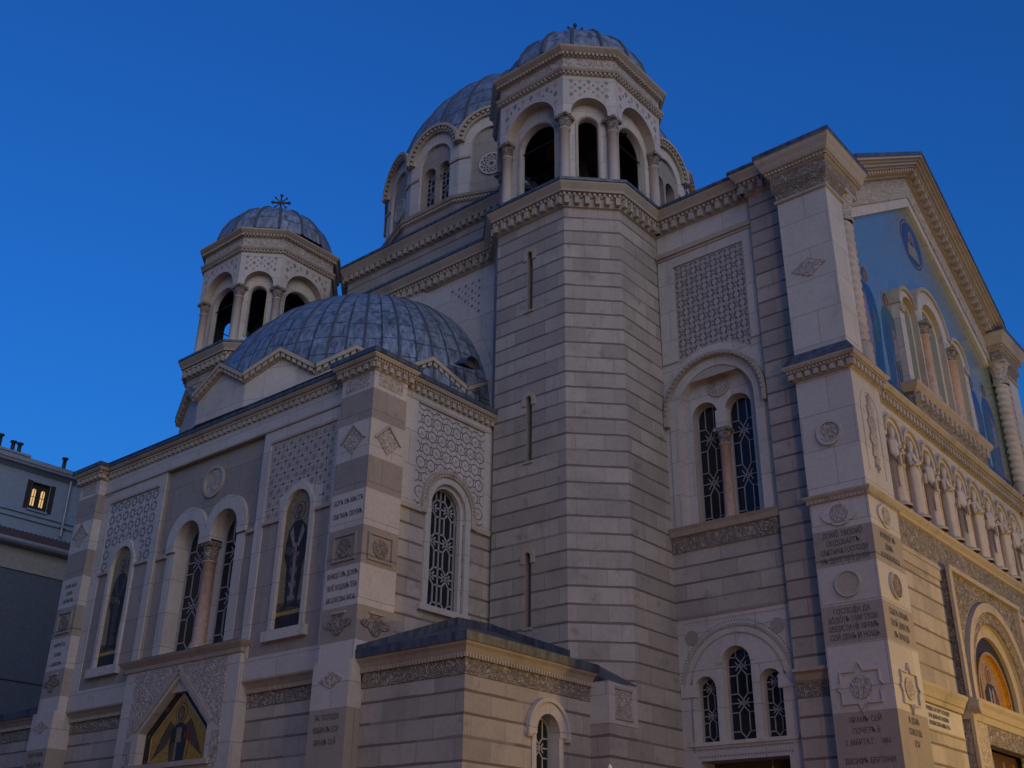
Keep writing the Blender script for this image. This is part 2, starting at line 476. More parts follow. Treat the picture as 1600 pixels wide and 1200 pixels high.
def inlay(fr, s0, s1, t0, t1, kind, d, skip, parent, ground='white', step=.5, notch=None):
    mb = MB()
    if notch:
        c_, r_, z_ = notch
        mb.prism(fr, [(s0, t0), (c_ - r_, t0)] + arc(c_, z_, r_, PI, 0, 14) + [(c_ + r_, t0), (s1, t0), (s1, t1), (s0, t1)], d - .01, d, ground, sides=False)
    else:
        mb.flat(fr, rect(s0, s1, t0, t1), d, ground)
    e = d + .004
    nx = max(1, round((s1 - s0) / step)); ny = max(1, round((t1 - t0) / step)); sx = (s1 - s0) / nx; sy = (t1 - t0) / ny
    def ok(a, t): return s0 + .02 < a < s1 - .02 and t0 + .02 < t < t1 - .02 and not skip(a, t)
    for i in range(nx + 1):
        for j in range(ny + 1):
            a, t = s0 + i * sx, t0 + j * sy
            ac, tc = a + sx / 2, t + sy / 2
            if kind == 'squares':
                if i < nx and j < ny and ok(ac, tc):
                    dash(mb, fr, ac, tc, .12, .12, PI / 4, e, 'greyin')
                    dash(mb, fr, ac, tc, sx * .72, sy * .72, 0, e - .002, 'trim')
                for k in range(4):
                    f = (k + .5) / 4
                    if i < nx and ok(a + f * sx, t): dash(mb, fr, a + f * sx, t, .075, .032, 0, e, 'black')
                    if j < ny and ok(a, t + f * sy): dash(mb, fr, a, t + f * sy, .032, .075, 0, e, 'black')
                if ok(a, t): dash(mb, fr, a, t, .07, .07, PI / 4, e, 'greyin')
            elif kind == 'ring8':
                if i < nx and j < ny and ok(ac, tc):
                    for k in range(8):
                        an = k * PI / 4 + PI / 8; r = sx * .33
                        if ok(ac + r * math.cos(an), tc + r * math.sin(an)):
                            dash(mb, fr, ac + r * math.cos(an), tc + r * math.sin(an), .10, .075, an + PI / 2 * (k % 2), e, 'black')
            elif kind == 'rosette':
                aa = a + (sx / 2 if j % 2 else 0)
                if ok(aa, t): mb.flat(fr, circ(aa, t, sx * .13, 8), e, 'pink')
                for k in range(10):
                    an = k * PI / 5; r = sx * .40
                    p = (aa + r * math.cos(an), t + r * math.sin(an))
                    if ok(*p): dash(mb, fr, *p, .105, .038, an + PI / 2, e, 'black')
                for k in range(6):
                    an = k * PI / 3 + PI / 6; r = sx * .56
                    p = (aa + r * math.cos(an), t + r * math.sin(an))
                    if ok(*p): petal(mb, fr, *p, .12, .06, an, e, 'pink')
            elif kind == 'star':
                aa = a + (sx / 2 if j % 2 else 0)
                for k in range(8):
                    an = k * PI / 4; r = sx * .21
                    p = (aa + r * math.cos(an), t + r * math.sin(an))
                    if ok(*p): petal(mb, fr, *p, .085, .06, an, e, 'black')
                for k in range(4):
                    an = k * PI / 2 + PI / 4; r = sx * .40
                    p = (aa + r * math.cos(an), t + r * math.sin(an))
                    if ok(*p): mb.flat(fr, circ(*p, .04, 8, .06), e, 'black')
                p = (aa + sx * .5, t)
                if ok(*p):
                    mb.flat(fr, circ(*p, .045, 8), e, 'pink')
                    mb.flat(fr, circ(*p, sx * .26, 12), e - .002, 'white')
                    for k in range(8):
                        an = k * PI / 4; r = sx * .24
                        pp = (p[0] + r * math.cos(an), p[1] + r * math.sin(an))
                        if ok(*pp): petal(mb, fr, *pp, .09, .035, an + PI / 2, e, 'greyin')
            elif kind == 'lozenge':
                if ok(a, t): petal(mb, fr, a, t, sx * .30, sy * .42, 0, e, 'black')
                if i < nx and j < ny and ok(ac, tc): petal(mb, fr, ac, tc, sx * .55, sy * .75, 0, e, 'pink' if (i + j) % 2 else 'greyin')
            elif kind == 'dots':
                if i < nx and j < ny and ok(ac, tc): petal(mb, fr, ac, tc, .16, .16, 0, e, 'black' if (i + j) % 2 else 'greyin')
                if ok(a, t): petal(mb, fr, a, t, .15, .15, 0, e, 'pink')
    return mb.build('inlay_panel', parent)

def text(lines, fr, c, t_top, lh, h, d, parent, flip, width=.72, name='inscription', small=None, maxw=None):
    """dark cut lettering; c is the centre, fr the wall frame, flip for walls whose s runs right to left as seen"""
    mb_objs = []
    for i, ln in enumerate(lines):
        cu = bpy.data.curves.new('lettering', 'FONT'); cu.body = ln; cu.align_x = 'CENTER'; cu.size = h * 1.37; cu.extrude = .004
        cu.resolution_u = 3; cu.offset = .002
        to = bpy.data.objects.new('lettering', cu); COL.objects.link(to)
        bpy.context.view_layer.update()
        me = bpy.data.meshes.new_from_object(to.evaluated_get(bpy.context.evaluated_depsgraph_get()))
        bpy.data.objects.remove(to)
        xs = [v.co.x for v in me.vertices]
        wd = (max(xs) - min(xs)) * width if xs else 1
        sx = width * (min(1, maxw / wd) if maxw else 1)
        mb_objs.append((me, sx, t_top - lh * i - h))
    for me, sx, tb in mb_objs:
        V = [fr.pt(c + (-v.co.x * sx if flip else v.co.x * sx), tb + v.co.y, d + .004 + v.co.z) for v in me.vertices]
        Fc = [list(p.vertices) for p in me.polygons]
        bpy.data.meshes.remove(me)
        me = bpy.data.meshes.new(name); me.from_pydata(V, [], Fc); me.materials.append(M['letter'])
        o = bpy.data.objects.new(name, me); COL.objects.link(o); o.parent = parent
        o.matrix_parent_inverse = WORLD[parent.name].inverted(); WORLD[o.name] = Matrix.Identity(4)

# ================================================================== ground
g = MB(); g.face([(-400, -400, 0), (400, -400, 0), (400, 400, 0), (-400, 400, 0)], 'paving')
go = g.build('ground'); go['kind'] = 'structure'

# ================================================================== church
church = thing('church', (27, 20, 0), 'large pale stone church with banded walls, grey lead domes, bell towers and gold mosaics', 'church')
DC = (36.6, 29.45)           # dome centre; the transept axis is y = 29.45
AX = 29.45

def rolls(mb, c, prof, angs, w, h, m, sx=1, sy=1):
    for a in angs:
        rows = []
        ca, sa = math.cos(a), math.sin(a)
        for k, (r, z) in enumerate(prof):
            r0, z0 = prof[max(0, k - 1)]; r1, z1 = prof[min(len(prof) - 1, k + 1)]
            tr, tz = r1 - r0, z1 - z0; L = math.hypot(tr, tz) or 1; nr, nz = tz / L, -tr / L
            if nr * 1 + nz * 0 < 0 and nz < 0: nr, nz = -nr, -nz
            x, y = c[0] + sx * r * ca, c[1] + sy * r * sa
            tx, ty = -sa * w / 2, ca * w / 2
            rows.append([(x - tx, y - ty, c[2] + z), (x - tx * .6 + nr * h * ca, y - ty * .6 + nr * h * sa, c[2] + z + nz * h),
                         (x + tx * .6 + nr * h * ca, y + ty * .6 + nr * h * sa, c[2] + z + nz * h), (x + tx, y + ty, c[2] + z)])
        mb.grid(rows, m)

def octa(cx, cy, h, w):
    return [(cx + w, cy - h), (cx - w, cy - h), (cx - h, cy - w), (cx - h, cy + w), (cx - w, cy + h), (cx + w, cy + h), (cx + h, cy + w), (cx + h, cy - w)]

CORN = [(0, 22.98), (.08, 23.01), (.08, 23.34), (.14, 23.36), (.14, 23.50), (.28, 23.52), (.30, 23.60), (.37, 23.70), (.43, 23.79), (.44, 23.84), (.48, 23.85), (.48, 23.96), (.0, 24.14)]
CMAT = ['trim'] * 9 + ['leadp'] * 3
def main_cornice(path, parent, closed=False, name='cornice'):
    mb = MB()
    mb.sweep(path, CORN, 'trim', closed=closed, mats=CMAT)
    mb.dentils(path, .08, .26, 23.06, 23.33, .16, .34, 'trim', closed=closed)
    mb.dentils(path, .14, .23, 23.38, 23.49, .08, .17, 'trim', closed=closed)
    return mb.build(name, parent)

def cross(c, parent, s=1.0):
    mb = MB()
    x, y, z = c
    mb.lathe((x, y, z), [(.02, -.1), (.10 * s, .0), (.14 * s, .12 * s), (.1 * s, .24 * s), (.04 * s, .3 * s), (.035 * s, 1.0 * s), (.0, 1.05 * s)], 10, 'bronze')
    a = Vector((1, -1, 0)).normalized()
    def ball(px, py, pz, r):
        mb.lathe((px, py, pz), [(0, -r), (r * .7, -r * .7), (r, 0), (r * .7, r * .7), (0, r)], 8, 'bronze')
    fr = F((x, y, 0), a, (-1, -1, 0))
    mb.box(fr, -.36 * s, .36 * s, z + .62 * s, z + .70 * s, -.04, .04, 'bronze', back=True)
    for k in (-1, 1):
        q = fr.pt(k * .40 * s, z + .66 * s, 0); ball(*q, .085 * s)
        for m in (-1, 1):
            mb.bar(fr, (0, z + .66 * s), (k * .27 * s, z + (.66 + m * .27) * s), .05, -.025, .025, 'bronze')
            q = fr.pt(k * .27 * s, z + (.66 + m * .27) * s, 0); ball(*q, .055 * s)
    ball(x, y, z + 1.08 * s, .085 * s)
    return mb.build('cross', parent)

def tower(cx, cy, slits, base, label):
    h, w = 2.835, 1.485
    P = octa(cx, cy, h, w)
    mb = MB()
    for i in range(8):
        p, q = P[i], P[(i + 1) % 8]; fr = SF(p, q); L = math.hypot(q[0] - p[0], q[1] - p[1])
        holes = []
        if i == 2 and slits:
            holes = [arch(L / 2, .12, a, b - .12, 8) for a, b in ((8.8, 11.08), (14.03, 16.3), (19.48, 21.8))]
        mb.prism(fr, rect(0, L, 0, 23.3), -.4, 0, 'banded', holes=holes, sides=False, hole_m='grey')
    o = mb.build('bell_tower', church, label)
    fr = SF(P[2], P[3]); L = 2 * w
    if slits:
        for a, b in ((8.8, 11.08), (14.03, 16.3), (19.48, 21.8)):
            m2 = MB(); m2.flat(fr, arch(L / 2, .125, a - .02, b - .12, 8), -.30, 'glass')
            m2.prism(fr, archband(L / 2, b - .12, .27, .12, b - .34, 10), 0, .05, 'trim')
            m2.box(fr, L / 2 - .18, L / 2 + .18, a - .07, a, 0, .06, 'trim')
            m2.build('slit_window', o)
    if base:
        m2 = MB()
        A, B, Cn = P[1], P[2], (cx - h, cy - h)
        m2.wbox(cx - h - .004, cx - w, cy - h - .004, cy - w, 0, 5.9, 'banded')
        m2.wbox(cx - h - .02, cx - w, cy - h - .02, cy - w, 5.9, 7.0, 'white')
        m2.face([(Cn[0] - .03, Cn[1] - .03, 7.0), (A[0], A[1] - .02, 6.95), (A[0], A[1], 7.05), (cx - h + .55, cy - h + .8, 7.62)], 'leadp')
        m2.face([(Cn[0] - .03, Cn[1] - .03, 7.0), (cx - h + .55, cy - h + .8, 7.62), (B[0], B[1], 7.55), (B[0] - .02, B[1], 7.0)], 'leadp')
        f = RF(cy - h - .022)
        m2.prism(f, rect(cx - h + .28, cx - h + 1.05, 6.08, 6.85), -.02, .012, 'carvedw')
        for q in ((cx - h + .25, cx - h + 1.08, 6.82, 6.9), (cx - h + .25, cx - h + 1.08, 6.03, 6.1)):
            m2.box(f, *q, 0, .04, 'trim')
        m2.build('corner_block', o)
    main_cornice(P, o, closed=True)
    # belfry
    b = MB()
    b.face([(x, y, 24.12) for x, y in P], 'leadp')
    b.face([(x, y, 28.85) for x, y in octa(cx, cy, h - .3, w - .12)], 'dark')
    SPAN = {0: (1.10, 27.15), 1: (.66, 27.2)}
    for i in range(8):
        p, q = P[i], P[(i + 1) % 8]; fr = SF(p, q); L = math.hypot(q[0] - p[0], q[1] - p[1]); c = L / 2
        big = i % 2 == 0
        r, zs = SPAN[0 if big else 1]
        out = [(0, 27.1), (c - r, 27.1)] + arc(c, zs, r, PI, 0, 16) + [(c + r, 27.1), (L, 27.1), (L, 28.9), (0, 28.9)]
        b.prism(fr, out, -.40, 0, 'white', hole_m='trim', side_m='trim')
        r2, zs2 = (.80, 26.72) if big else (.36, 26.88)
        b.prism(fr, rect(.12, L - .12, 24.1, 28.85), -.62, -.40, 'white', holes=[arch(c, r2, 24.125, zs2, 16)], hole_m='white')
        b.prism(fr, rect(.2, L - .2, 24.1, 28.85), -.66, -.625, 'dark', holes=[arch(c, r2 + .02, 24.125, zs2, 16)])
        b.prism(fr, archband(c, zs2, r2 + .09, r2 + .02, 24.6, 14), -.40, -.35, 'trim')
    bo = b.build('belfry', o)
    for i in range(8):
        p, q = P[i], P[(i + 1) % 8]; fr = SF(p, q); L = math.hypot(q[0] - p[0], q[1] - p[1]); c = L / 2
        if i in (1, 2, 0) or (i == 3 and False):
            r, zs = SPAN[0 if i % 2 == 0 else 1]
            inlay(fr, .14, L - .14, zs, 28.74, 'lozenge', .004, lambda a, t, c=c, r=r, zs=zs: math.hypot(a - c, t - zs) < r + .17, o, step=.36 if i % 2 == 0 else .33, notch=(c, r + .10, zs))
    for x, y in P:
        dx, dy = x - cx, y - cy; k = 1 - .30 / math.hypot(dx, dy)
        m2 = MB(); column(m2, cx + dx * k, cy + dy * k, 24.15, 27.12, .195, n=12, cap=.55)
        m2.build('column', o)
    m2 = MB(); m2.lathe((cx, cy, 0), [(.06, 27.5), (.30, 27.4), (.38, 27.2), (.42, 26.7), (.55, 26.3), (.72, 26.05), (.74, 25.98), (.66, 25.98), (.3, 27.0)], 20, 'bronze'); m2.wbox(cx - .08, cx + .08, cy - 2.3, cy + 2.3, 27.5, 27.68, 'wood'); m2.build('bell', o)
    for i in (0, 2, 4, 6):
        m2 = MB(); p, q = P[i], P[(i + 1) % 8]; fr = SF(p, q); L = math.hypot(q[0] - p[0], q[1] - p[1]); m2.bar(fr, (L / 2 - .85, 26.62), (L / 2 + .85, 26.62), .035, -.56, -.52, 'iron')
        m2.build('tie_rod', o)
    m2 = MB()
    m2.sweep(P, [(0, 28.83), (.06, 28.86), (.06, 28.97), (.14, 28.98), (.19, 29.05), (.20, 29.10), (.02, 29.15), (.02, 29.66), (.08, 29.68), (.08, 29.77), (.16, 29.80), (.25, 29.88), (.32, 29.95), (.34, 30.02), (.0, 30.14)], 'trim', closed=True,
             mats=['trim'] * 6 + ['carvedw'] + ['trim'] * 6 + ['leadp'])
    m2.dentils(P, .06, .13, 28.87, 28.97, .08, .17, 'trim', closed=True)
    m2.dentils(P, .08, .2, 29.69, 29.80, .085, .16, 'trim', closed=True)
    m2.build('belfry_cornice', o)
    d = MB()
    prof = [(2.98 * math.cos(a), 2.98 * math.sin(a)) for a in [rad(x) for x in (8, 20, 33, 46, 58, 69, 79, 87)]] + [(0, 2.99)]
    d.lathe((cx, cy, 29.95), prof, 16, 'lead', a0=PI / 16, a1=2 * PI + PI / 16, uvs=lambda i, j: (i * .75, j), sm=False)
    do = d.build('dome', o)
    m2 = MB(); rolls(m2, (cx, cy, 29.95), prof[:-1], [PI / 16 + k * PI / 8 for k in range(16)], .13, .06, 'seam'); m2.build('lead_rolls', o)
    cross((cx, cy, 33.15), o, 1.05)
    return o

tower(27.165, 19.975, True, True, 'nearer bell tower standing between the side apse and the side bay')
tower(27.165, 38.925, True, False, 'farther bell tower standing behind the small half dome')

# ------------------------------------------------------------------ side apse block
FX, PX = 19.25, 18.9         # field and pilaster planes facing the camera's left
FY, PY = 21.62, 21.36        # the same on the end wall
lf, rf = LF(FX), RF(FY)
a = MB()
a.wbox(20.05, 24.6, 22.35, 36.6, 0, 16.3, 'grey')
# field wall with openings
niche = lambda c: arch(c, .62, 8.5, 12.02, 14, rise=.68)
def twin(c, e, r, zb, zs, zi):
    return [(c - e - r, zb), (c + e + r, zb)] + arc(c + e, zs, r, 0, PI, 14) + [(c + e - r, zi), (c - e + r, zi)] + arc(c - e, zs, r, 0, PI, 14)
tw = [twin(AX, 1.0, .70, 8.55, 12.2, 12.0)]
a.prism(lf, rect(22.7, 26.72, 7.2, 15.9), -.7, 0, 'grey', holes=[niche(24.70)], hole_m='white')
a.prism(lf, rect(32.18, 36.3, 7.2, 15.9), -.7, 0, 'grey', holes=[niche(34.2)], hole_m='white')
a.prism(lf.shift(-.10), rect(26.7, 32.2, 7.2, 15.08), -.62, 0, 'grey', holes=tw, hole_m='white')
a.prism(lf, rect(26.7, 32.2, 15.08, 15.9), -.7, 0, 'white')
# end wall
R_WIN = arch(22.45, .76, 9.2, 12.3, 16)
a.prism(rf, [(20.2, 0), (24.5, 0), (24.5, 12.0), (22.45 + .76, 12.0), (22.45 + .76, 9.2), (22.45 - .76, 9.2), (22.45 - .76, 12.0), (20.2, 12.0)], -.7, 0, 'banded')
a.prism(rf, [(20.2, 12.0), (22.45 - .76, 12.0)] + arc(22.45, 12.3, .76, PI, 0, 16) + [(22.45 + .76, 12.0), (24.5, 12.0), (24.5, 15.9), (20.2, 15.9)], -.7, 0, 'white', side_m='white')
# base wall below the string course
a.prism(LF(19.5), rect(22.6, 36.4, 0, 7.2), -.3, 0, 'banded')
apse = a.build('side_apse', church, 'side apse block with inscribed corner pilaster, twin window and saint mosaics')

# white bands framing the panels
b = MB()
for y0, y1 in ((26.35, 26.72), (32.18, 32.55)):
    b.box(lf, y0, y1, 7.86, 15.04, 0, .05, 'white')
for y0, y1 in ((22.76, 23.22), (35.68, 36.2)):
    b.box(lf, y0, y1, 7.86, 14.95, 0, .03, 'white')
b.box(lf, 22.76, 26.35, 14.95, 15.04, .0, .05, 'white'); b.box(lf, 32.55, 36.2, 14.95, 15.04, .0, .05, 'white'); b.box(lf, 23.22, 26.35, 14.66, 14.95, .0, .05, 'white'); b.box(lf, 32.55, 35.68, 14.66, 14.95, .0, .05, 'white')
b.box(lf, 22.76, 36.2, 15.08, 15.8, 0, .07, 'white'); b.box(lf, 22.76, 36.2, 15.03, 15.09, 0, .10, 'trim')
for y0, y1 in ((23.2, 26.34), (32.56, 35.7)):
    b.box(lf, y0, y1, 14.58, 14.66, 0, .07, 'trim')
    nc = 24.7 if y0 < 30 else 34.2
    b.box(lf, y0, nc - .84, 11.86, 11.95, 0, .08, 'trim'); b.box(lf, nc + .84, y1, 11.86, 11.95, 0, .08, 'trim')
b.box(lf, 22.76, 36.2, 7.22, 7.85, 0, .04, 'white')
b.box(lf.shift(-.1), 26.72, 27.25, 11.82, 11.94, 0, .1, 'trim'); b.box(lf.shift(-.1), 31.6, 32.18, 11.82, 11.94, 0, .1, 'trim')
for x0, x1 in ((20.26, 20.98), (24.05, 24.34)):
    b.box(rf, x0, x1, 12.0, 15.38, 0, .03, 'white')
b.box(rf, 20.26, 24.34, 15.40, 15.8, 0, .04, 'white'); b.box(rf, 20.98, 24.05, 15.34, 15.4, 0, .08, 'trim')
for x0, x1 in ((20.25, 21.35), (23.52, 24.34)):
    b.box(rf, x0, x1, 11.88, 12.04, 0, .10, 'trim')
b.build('wall_bands', apse)

# pilasters in alternating white and grey blocks
LEV = [(7.2, 7.72, 'white'), (7.72, 8.66, 'brown'), (8.66, 9.78, 'white'), (9.78, 10.87, 'brown'), (10.87, 11.94, 'white'), (11.94, 12.92, 'grey'), (12.92, 14.07, 'white'), (14.07, 15.02, 'grey'), (15.02, 15.72, 'white')]
def reliefs(fr, c, parent):
    m = MB(); m.prism(fr, rect(c - .48, c + .48, 15.14, 15.62), 0, .012, 'carvedw'); m.build('relief_panel', parent)
    m = MB(); m.prism(fr, [(c - .42, 13.5), (c, 13.08), (c + .42, 13.5), (c, 13.92)], 0, .03, 'carvedw')
    m.prism(fr, [(c - .53, 13.49), (c - .47, 13.49), (c, 13.95), (c + .47, 13.49), (c + .53, 13.49), (c, 14.01)], 0, .06, 'trim'); m.build('relief_lozenge', parent)
    m = MB(); m.prism(fr, rect(c - .47, c + .47, 9.92, 10.70), 0, .05, 'brown', holes=[rect(c - .41, c + .41, 9.98, 10.64)]); m.prism(fr, circ(c, 10.3, .27, 16), 0, .035, 'carvedb'); m.build('relief_panel', parent)
    m = MB(); m.prism(fr, [(c + (.44 + .10 * math.cos(4 * a_)) * math.cos(a_), 8.2 + (.24 + .07 * math.cos(4 * a_)) * math.sin(a_)) for a_ in [2 * PI * k / 32 for k in range(32)]], 0, .04, 'carvedb')
    m.bar(fr, (c - .26, 8.50), (c + .26, 8.50), .06, 0, .06, 'trim'); m.build('relief_cartouche', parent)
def pilaster(y0, y1, wrap, label):
    m = MB()
    for z0, z1, k in LEV:
        m.wbox(PX, 20.25 if wrap else PX + .55, y0, y1, z0, z1, k)
    # plain base shaft, set forward
    e = .10
    m.prism(LF(PX - .0), rect(y0 - .0, y1 + .04, 6.0, 7.2), -.7, e, 'white')
    m.prism(LF(PX - .0), rect(y0 - .0, y1 + .04, 0, 6.0), -.7, e, 'brown')
    o = m.build('pilaster', apse, label)
    f = LF(PX - e); c = (y0 + y1) / 2
    reliefs(LF(PX), c, o)
    m = MB(); m.prism(f, [(c - .45, 6.72), (c, 6.5), (c + .45, 6.72), (c, 6.95)], 0, .03, 'carvedw'); m.build('relief_lozenge', o)
    if wrap: reliefs(RF(PY), (PX + 20.25) / 2, o)
    return o
pil = pilaster(21.36, 22.76, True, 'corner pilaster of alternating white and grey blocks')
pil2 = pilaster(36.2, 37.55, False, None)
LFP = LF(PX)
text(['БОГЪ ВЪ МѢСТѢ', 'СВѦТѢМЪ СВОЕМЪ'], LFP, 22.06, 11.76, .40, .15, 0, pil, True, maxw=1.2)
text(['ВНИДŎ ВЪ ДОМЪ', 'ТВОЙ, ВОЗДАМЪ ТЕБѢ', 'МОЛИТВЫ МОѦ'], LFP, 22.06, 9.64, .34, .15, 0, pil, True, maxw=1.22)
text(['ТЫ, ГОСПОДИ,', 'ИЗБРАЛЪ ЕСИ', 'ХРАМЪ СЕЙ'], LF(PX - .1), 22.1, 5.86, .31, .14, 0, pil, True, maxw=.95)
text(['ДОМЪ МОЙ', 'ДОМЪ', 'МОЛИТВЫ'], LFP, 36.9, 11.72, .27, .13, 0, pil2, True, maxw=1.0)
text(['НАРЕЧЕТСѦ', 'ВСѢМЪ', 'ѦЗЫКОМЪ'], LFP, 36.9, 9.60, .33, .13, 0, pil2, True, maxw=1.0)
text(['СВѦТЪ ХРАМЪ', 'ТВОЙ ДИВЕНЪ'], LF(PX - .1), 36.9, 5.9, .34, .14, 0, pil2, True, maxw=1.0)

# inlaid panels
inlay(lf, 23.22, 26.34, 11.95, 14.58, 'squares', .012, lambda a_, t: abs(a_ - 24.7) < .92 and t < 12.95 - abs(a_ - 24.7) * .3, apse, step=.39, notch=(24.7, .70, 12.0))
inlay(lf, 32.56, 35.68, 11.95, 14.58, 'ring8', .012, lambda a_, t: abs(a_ - 34.2) < .92 and t < 12.95 - abs(a_ - 34.2) * .3, apse, step=.42, notch=(34.2, .70, 12.0))
inlay(rf, 20.98, 24.05, 12.04, 15.34, 'rosette', .012, lambda a_, t: math.hypot(a_ - 22.45, max(0, t - 12.3)) < 1.2, apse, step=.47, notch=(22.45, 1.0, 12.3))

# niches with saints
def saint(fr, c, z0, z1, w, parent, robe, stole, bgm='dullgold', hat=False, name='saint_mosaic'):
    m = MB(); H = z1 - z0
    m.flat(fr, arch(c, w, z0, z1 - w * 1.05, 14, rise=w * 1.05), 0, bgm)
    d = .004
    m.flat(fr, rect(c - w, c + w, z0, z0 + H * .10), d, 'mdark'); m.flat(fr, rect(c - w, c + w, z0 + H * .105, z0 + H * .125), d, 'gold')
    m.flat(fr, rect(c - w, c + w, z0 + H * .13, z0 + H * .19), d, 'mrobe')
    zf = z0 + H * .155
    def Y(k): return zf + (H * .70) * k
    b = [(-.30, 0), (.30, 0), (.34, .2), (.38, .42), (.55, .52), (.52, .66), (.42, .80), (.17, .88), (-.17, .88), (-.42, .80), (-.56, .64), (-.50, .50), (-.40, .40), (-.36, .2)]
    m.flat(fr, [(c + x * w * 1.45, Y(k)) for x, k in b], 2 * d, robe)
    m.flat(fr, [(c + x * w * 1.45, Y(k)) for x, k in [(-.20, .04), (.16, .02), (.20, .5), (-.16, .5)]], 3 * d, 'mrobe')
    for s in (-1, 1):
        m.flat(fr, [(c + s * x * w * 1.45, Y(k)) for x, k in [(.05, .62), (.14, .60), (.36, .76), (.24, .83)]], 3 * d, stole)
    m.flat(fr, [(c + x * w * 1.45, Y(k)) for x, k in [(-.07, .06), (.07, .06), (.06, .64), (-.06, .64)]], 4 * d, stole)
    for k in range(6):
        for x in (-.17, .09): m.flat(fr, [(c + (x + u) * w * 1.45, Y(.06 + k * .07 + v)) for u, v in ((0, 0), (.07, 0), (.07, .045), (0, .045))], 5 * d, 'mdark' if k % 2 else stole)
    m.flat(fr, [(c + x * w * 1.45, Y(k)) for x, k in [(.1, .5), (.52, .56), (.5, .62), (.12, .60)]], 5 * d, 'mrobe')
    m.flat(fr, circ(c + .1 * w, Y(.56), w * .13, 10), 6 * d, 'mskin'); m.flat(fr, circ(c - .2 * w, Y(.52), w * .12, 10), 6 * d, 'mskin')
    hz = Y(.985); hr = w * .24
    m.flat(fr, circ(c, hz, hr * 1.85, 22), 2 * d, 'mdark'); m.flat(fr, circ(c, hz, hr * 1.70, 22), 3 * d, bgm)
    m.flat(fr, circ(c, hz + hr * .15, hr * .98, 16, hr * 1.15), 4 * d, 'mdark')
    m.flat(fr, circ(c, hz, hr * .78, 16, hr * 1.02), 5 * d, 'mskin')
    m.flat(fr, [(c - hr * .62, hz - hr * .25), (c + hr * .62, hz - hr * .25), (c + hr * .25, hz - hr * 1.75), (c - hr * .25, hz - hr * 1.75)], 6 * d, 'mrobe')
    for s in (-1, 1): m.flat(fr, circ(c + s * hr * .3, hz + hr * .12, hr * .11, 6), 6 * d, 'mdark')
    for s in (-1, 1): m.flat(fr, [(c + s * w * .42 + u, Y(-.01) + v) for u, v in ((-.13, 0), (.13, -.02), (.1, .07), (-.1, .07))], 5 * d, 'mdark')
    return m.build(name, parent)
for c, rb, st, lb in ((24.70, 'mdark', 'mwhite', 'mosaic of a bearded bishop holding a book'), (34.2, 'mdark', 'mrobe', 'mosaic of a saint in a dark cloak')):
    m = MB()
    out = [(c + .79, 8.24), (c + .79, 11.98), (c + .78, 12.15), (c + .70, 12.36)] + arc(c, 12.36, .60, .25, PI - .25, 10) + [(c - .70, 12.36), (c - .78, 12.15), (c - .79, 11.98), (c - .79, 8.24)]
    inn = list(reversed(niche(c)))
    m.prism(lf, out, 0, .08, 'white', holes=[niche(c)], hole_m='white')
    m.box(lf, c - .95, c + .95, 8.2, 8.5, 0, .16, 'white')
    fo = m.build('niche_frame', apse)
    so = saint(lf.shift(-.05), c, 8.5, 12.72, .63, apse, rb, st)
    so['label'] = lb

# twin window with column
m = MB()
tf = lf.shift(-.10)
pts = [(AX + 2.16, 11.95), (AX + 2.16, 12.2)] + arc(AX + 1.05, 12.25, 1.11, 0, PI * .93, 16) + arc(AX - 1.05, 12.25, 1.11, PI * .07, PI, 16) + [(AX - 2.16, 12.2), (AX - 2.16, 11.95)]
ins = [(AX - 1.70, 11.95)] + arc(AX - 1.0, 12.2, .70, PI, 0, 14) + [(AX - .30, 11.95), (AX + .30, 11.95)] + arc(AX + 1.0, 12.2, .70, PI, 0, 14) + [(AX + 1.70, 11.95)]
m.prism(tf, pts + ins, 0, .10, 'white')
m.box(tf, AX - 2.5, AX + 2.5, 8.3, 8.52, 0, .14, 'leadp')
for s in (-1, 1): m.box(tf, AX + s * 1.9 - .21, AX + s * 1.9 + .21, 8.52, 11.9, 0, .04, 'white')
m.build('twin_arch', apse)
for s in (-1, 1): window(tf, AX + s * 1.0, .66, 8.60, 12.2, -.52, apse, bw=.04)
m = MB(); m.box(tf, AX - .34, AX + .34, 8.55, 12.4, -.62, -.42, 'white'); column(m, FX + .34, AX, 8.55, 12.0, .21, 'pinkcol', cap=.62); m.box(tf, AX - .30, AX + .30, 11.85, 12.05, -.45, .02, 'carved'); m.build('column', apse)
m = MB(); m.prism(tf, circ(AX, 14.08, .56, 28), 0, .07, 'trim', holes=[circ(AX, 14.08, .46, 28)]); m.flat(tf, circ(AX, 14.08, .46, 28), .015, 'carvedw'); m.build('medallion', apse)
# end wall window
m = MB()
m.prism(rf, archband(22.45, 12.3, 1.18, .98, 11.9, 20), 0, .14, 'trim')
m.prism(rf, archband(22.45, 12.3, .98, .76, 9.2, 20), 0, .08, 'white')
m.prism(rf, archband(22.45, 12.3, .76, .64, 9.2, 20), -.2, -.05, 'white')
m.box(rf, 21.35, 23.5, 9.02, 9.2, 0, .14, 'white')
for k in range(26):
    an = PI * (k + .5) / 26
    m.prism(rf, circ(22.45 + 1.08 * math.cos(an), 12.3 + 1.08 * math.sin(an), .045, 6), .14, .17, 'trim')
m.build('window_surround', apse)
window(rf, 22.45, .68, 9.2, 12.3, -.32, apse, bw=.05, cols=2, period=1.05)

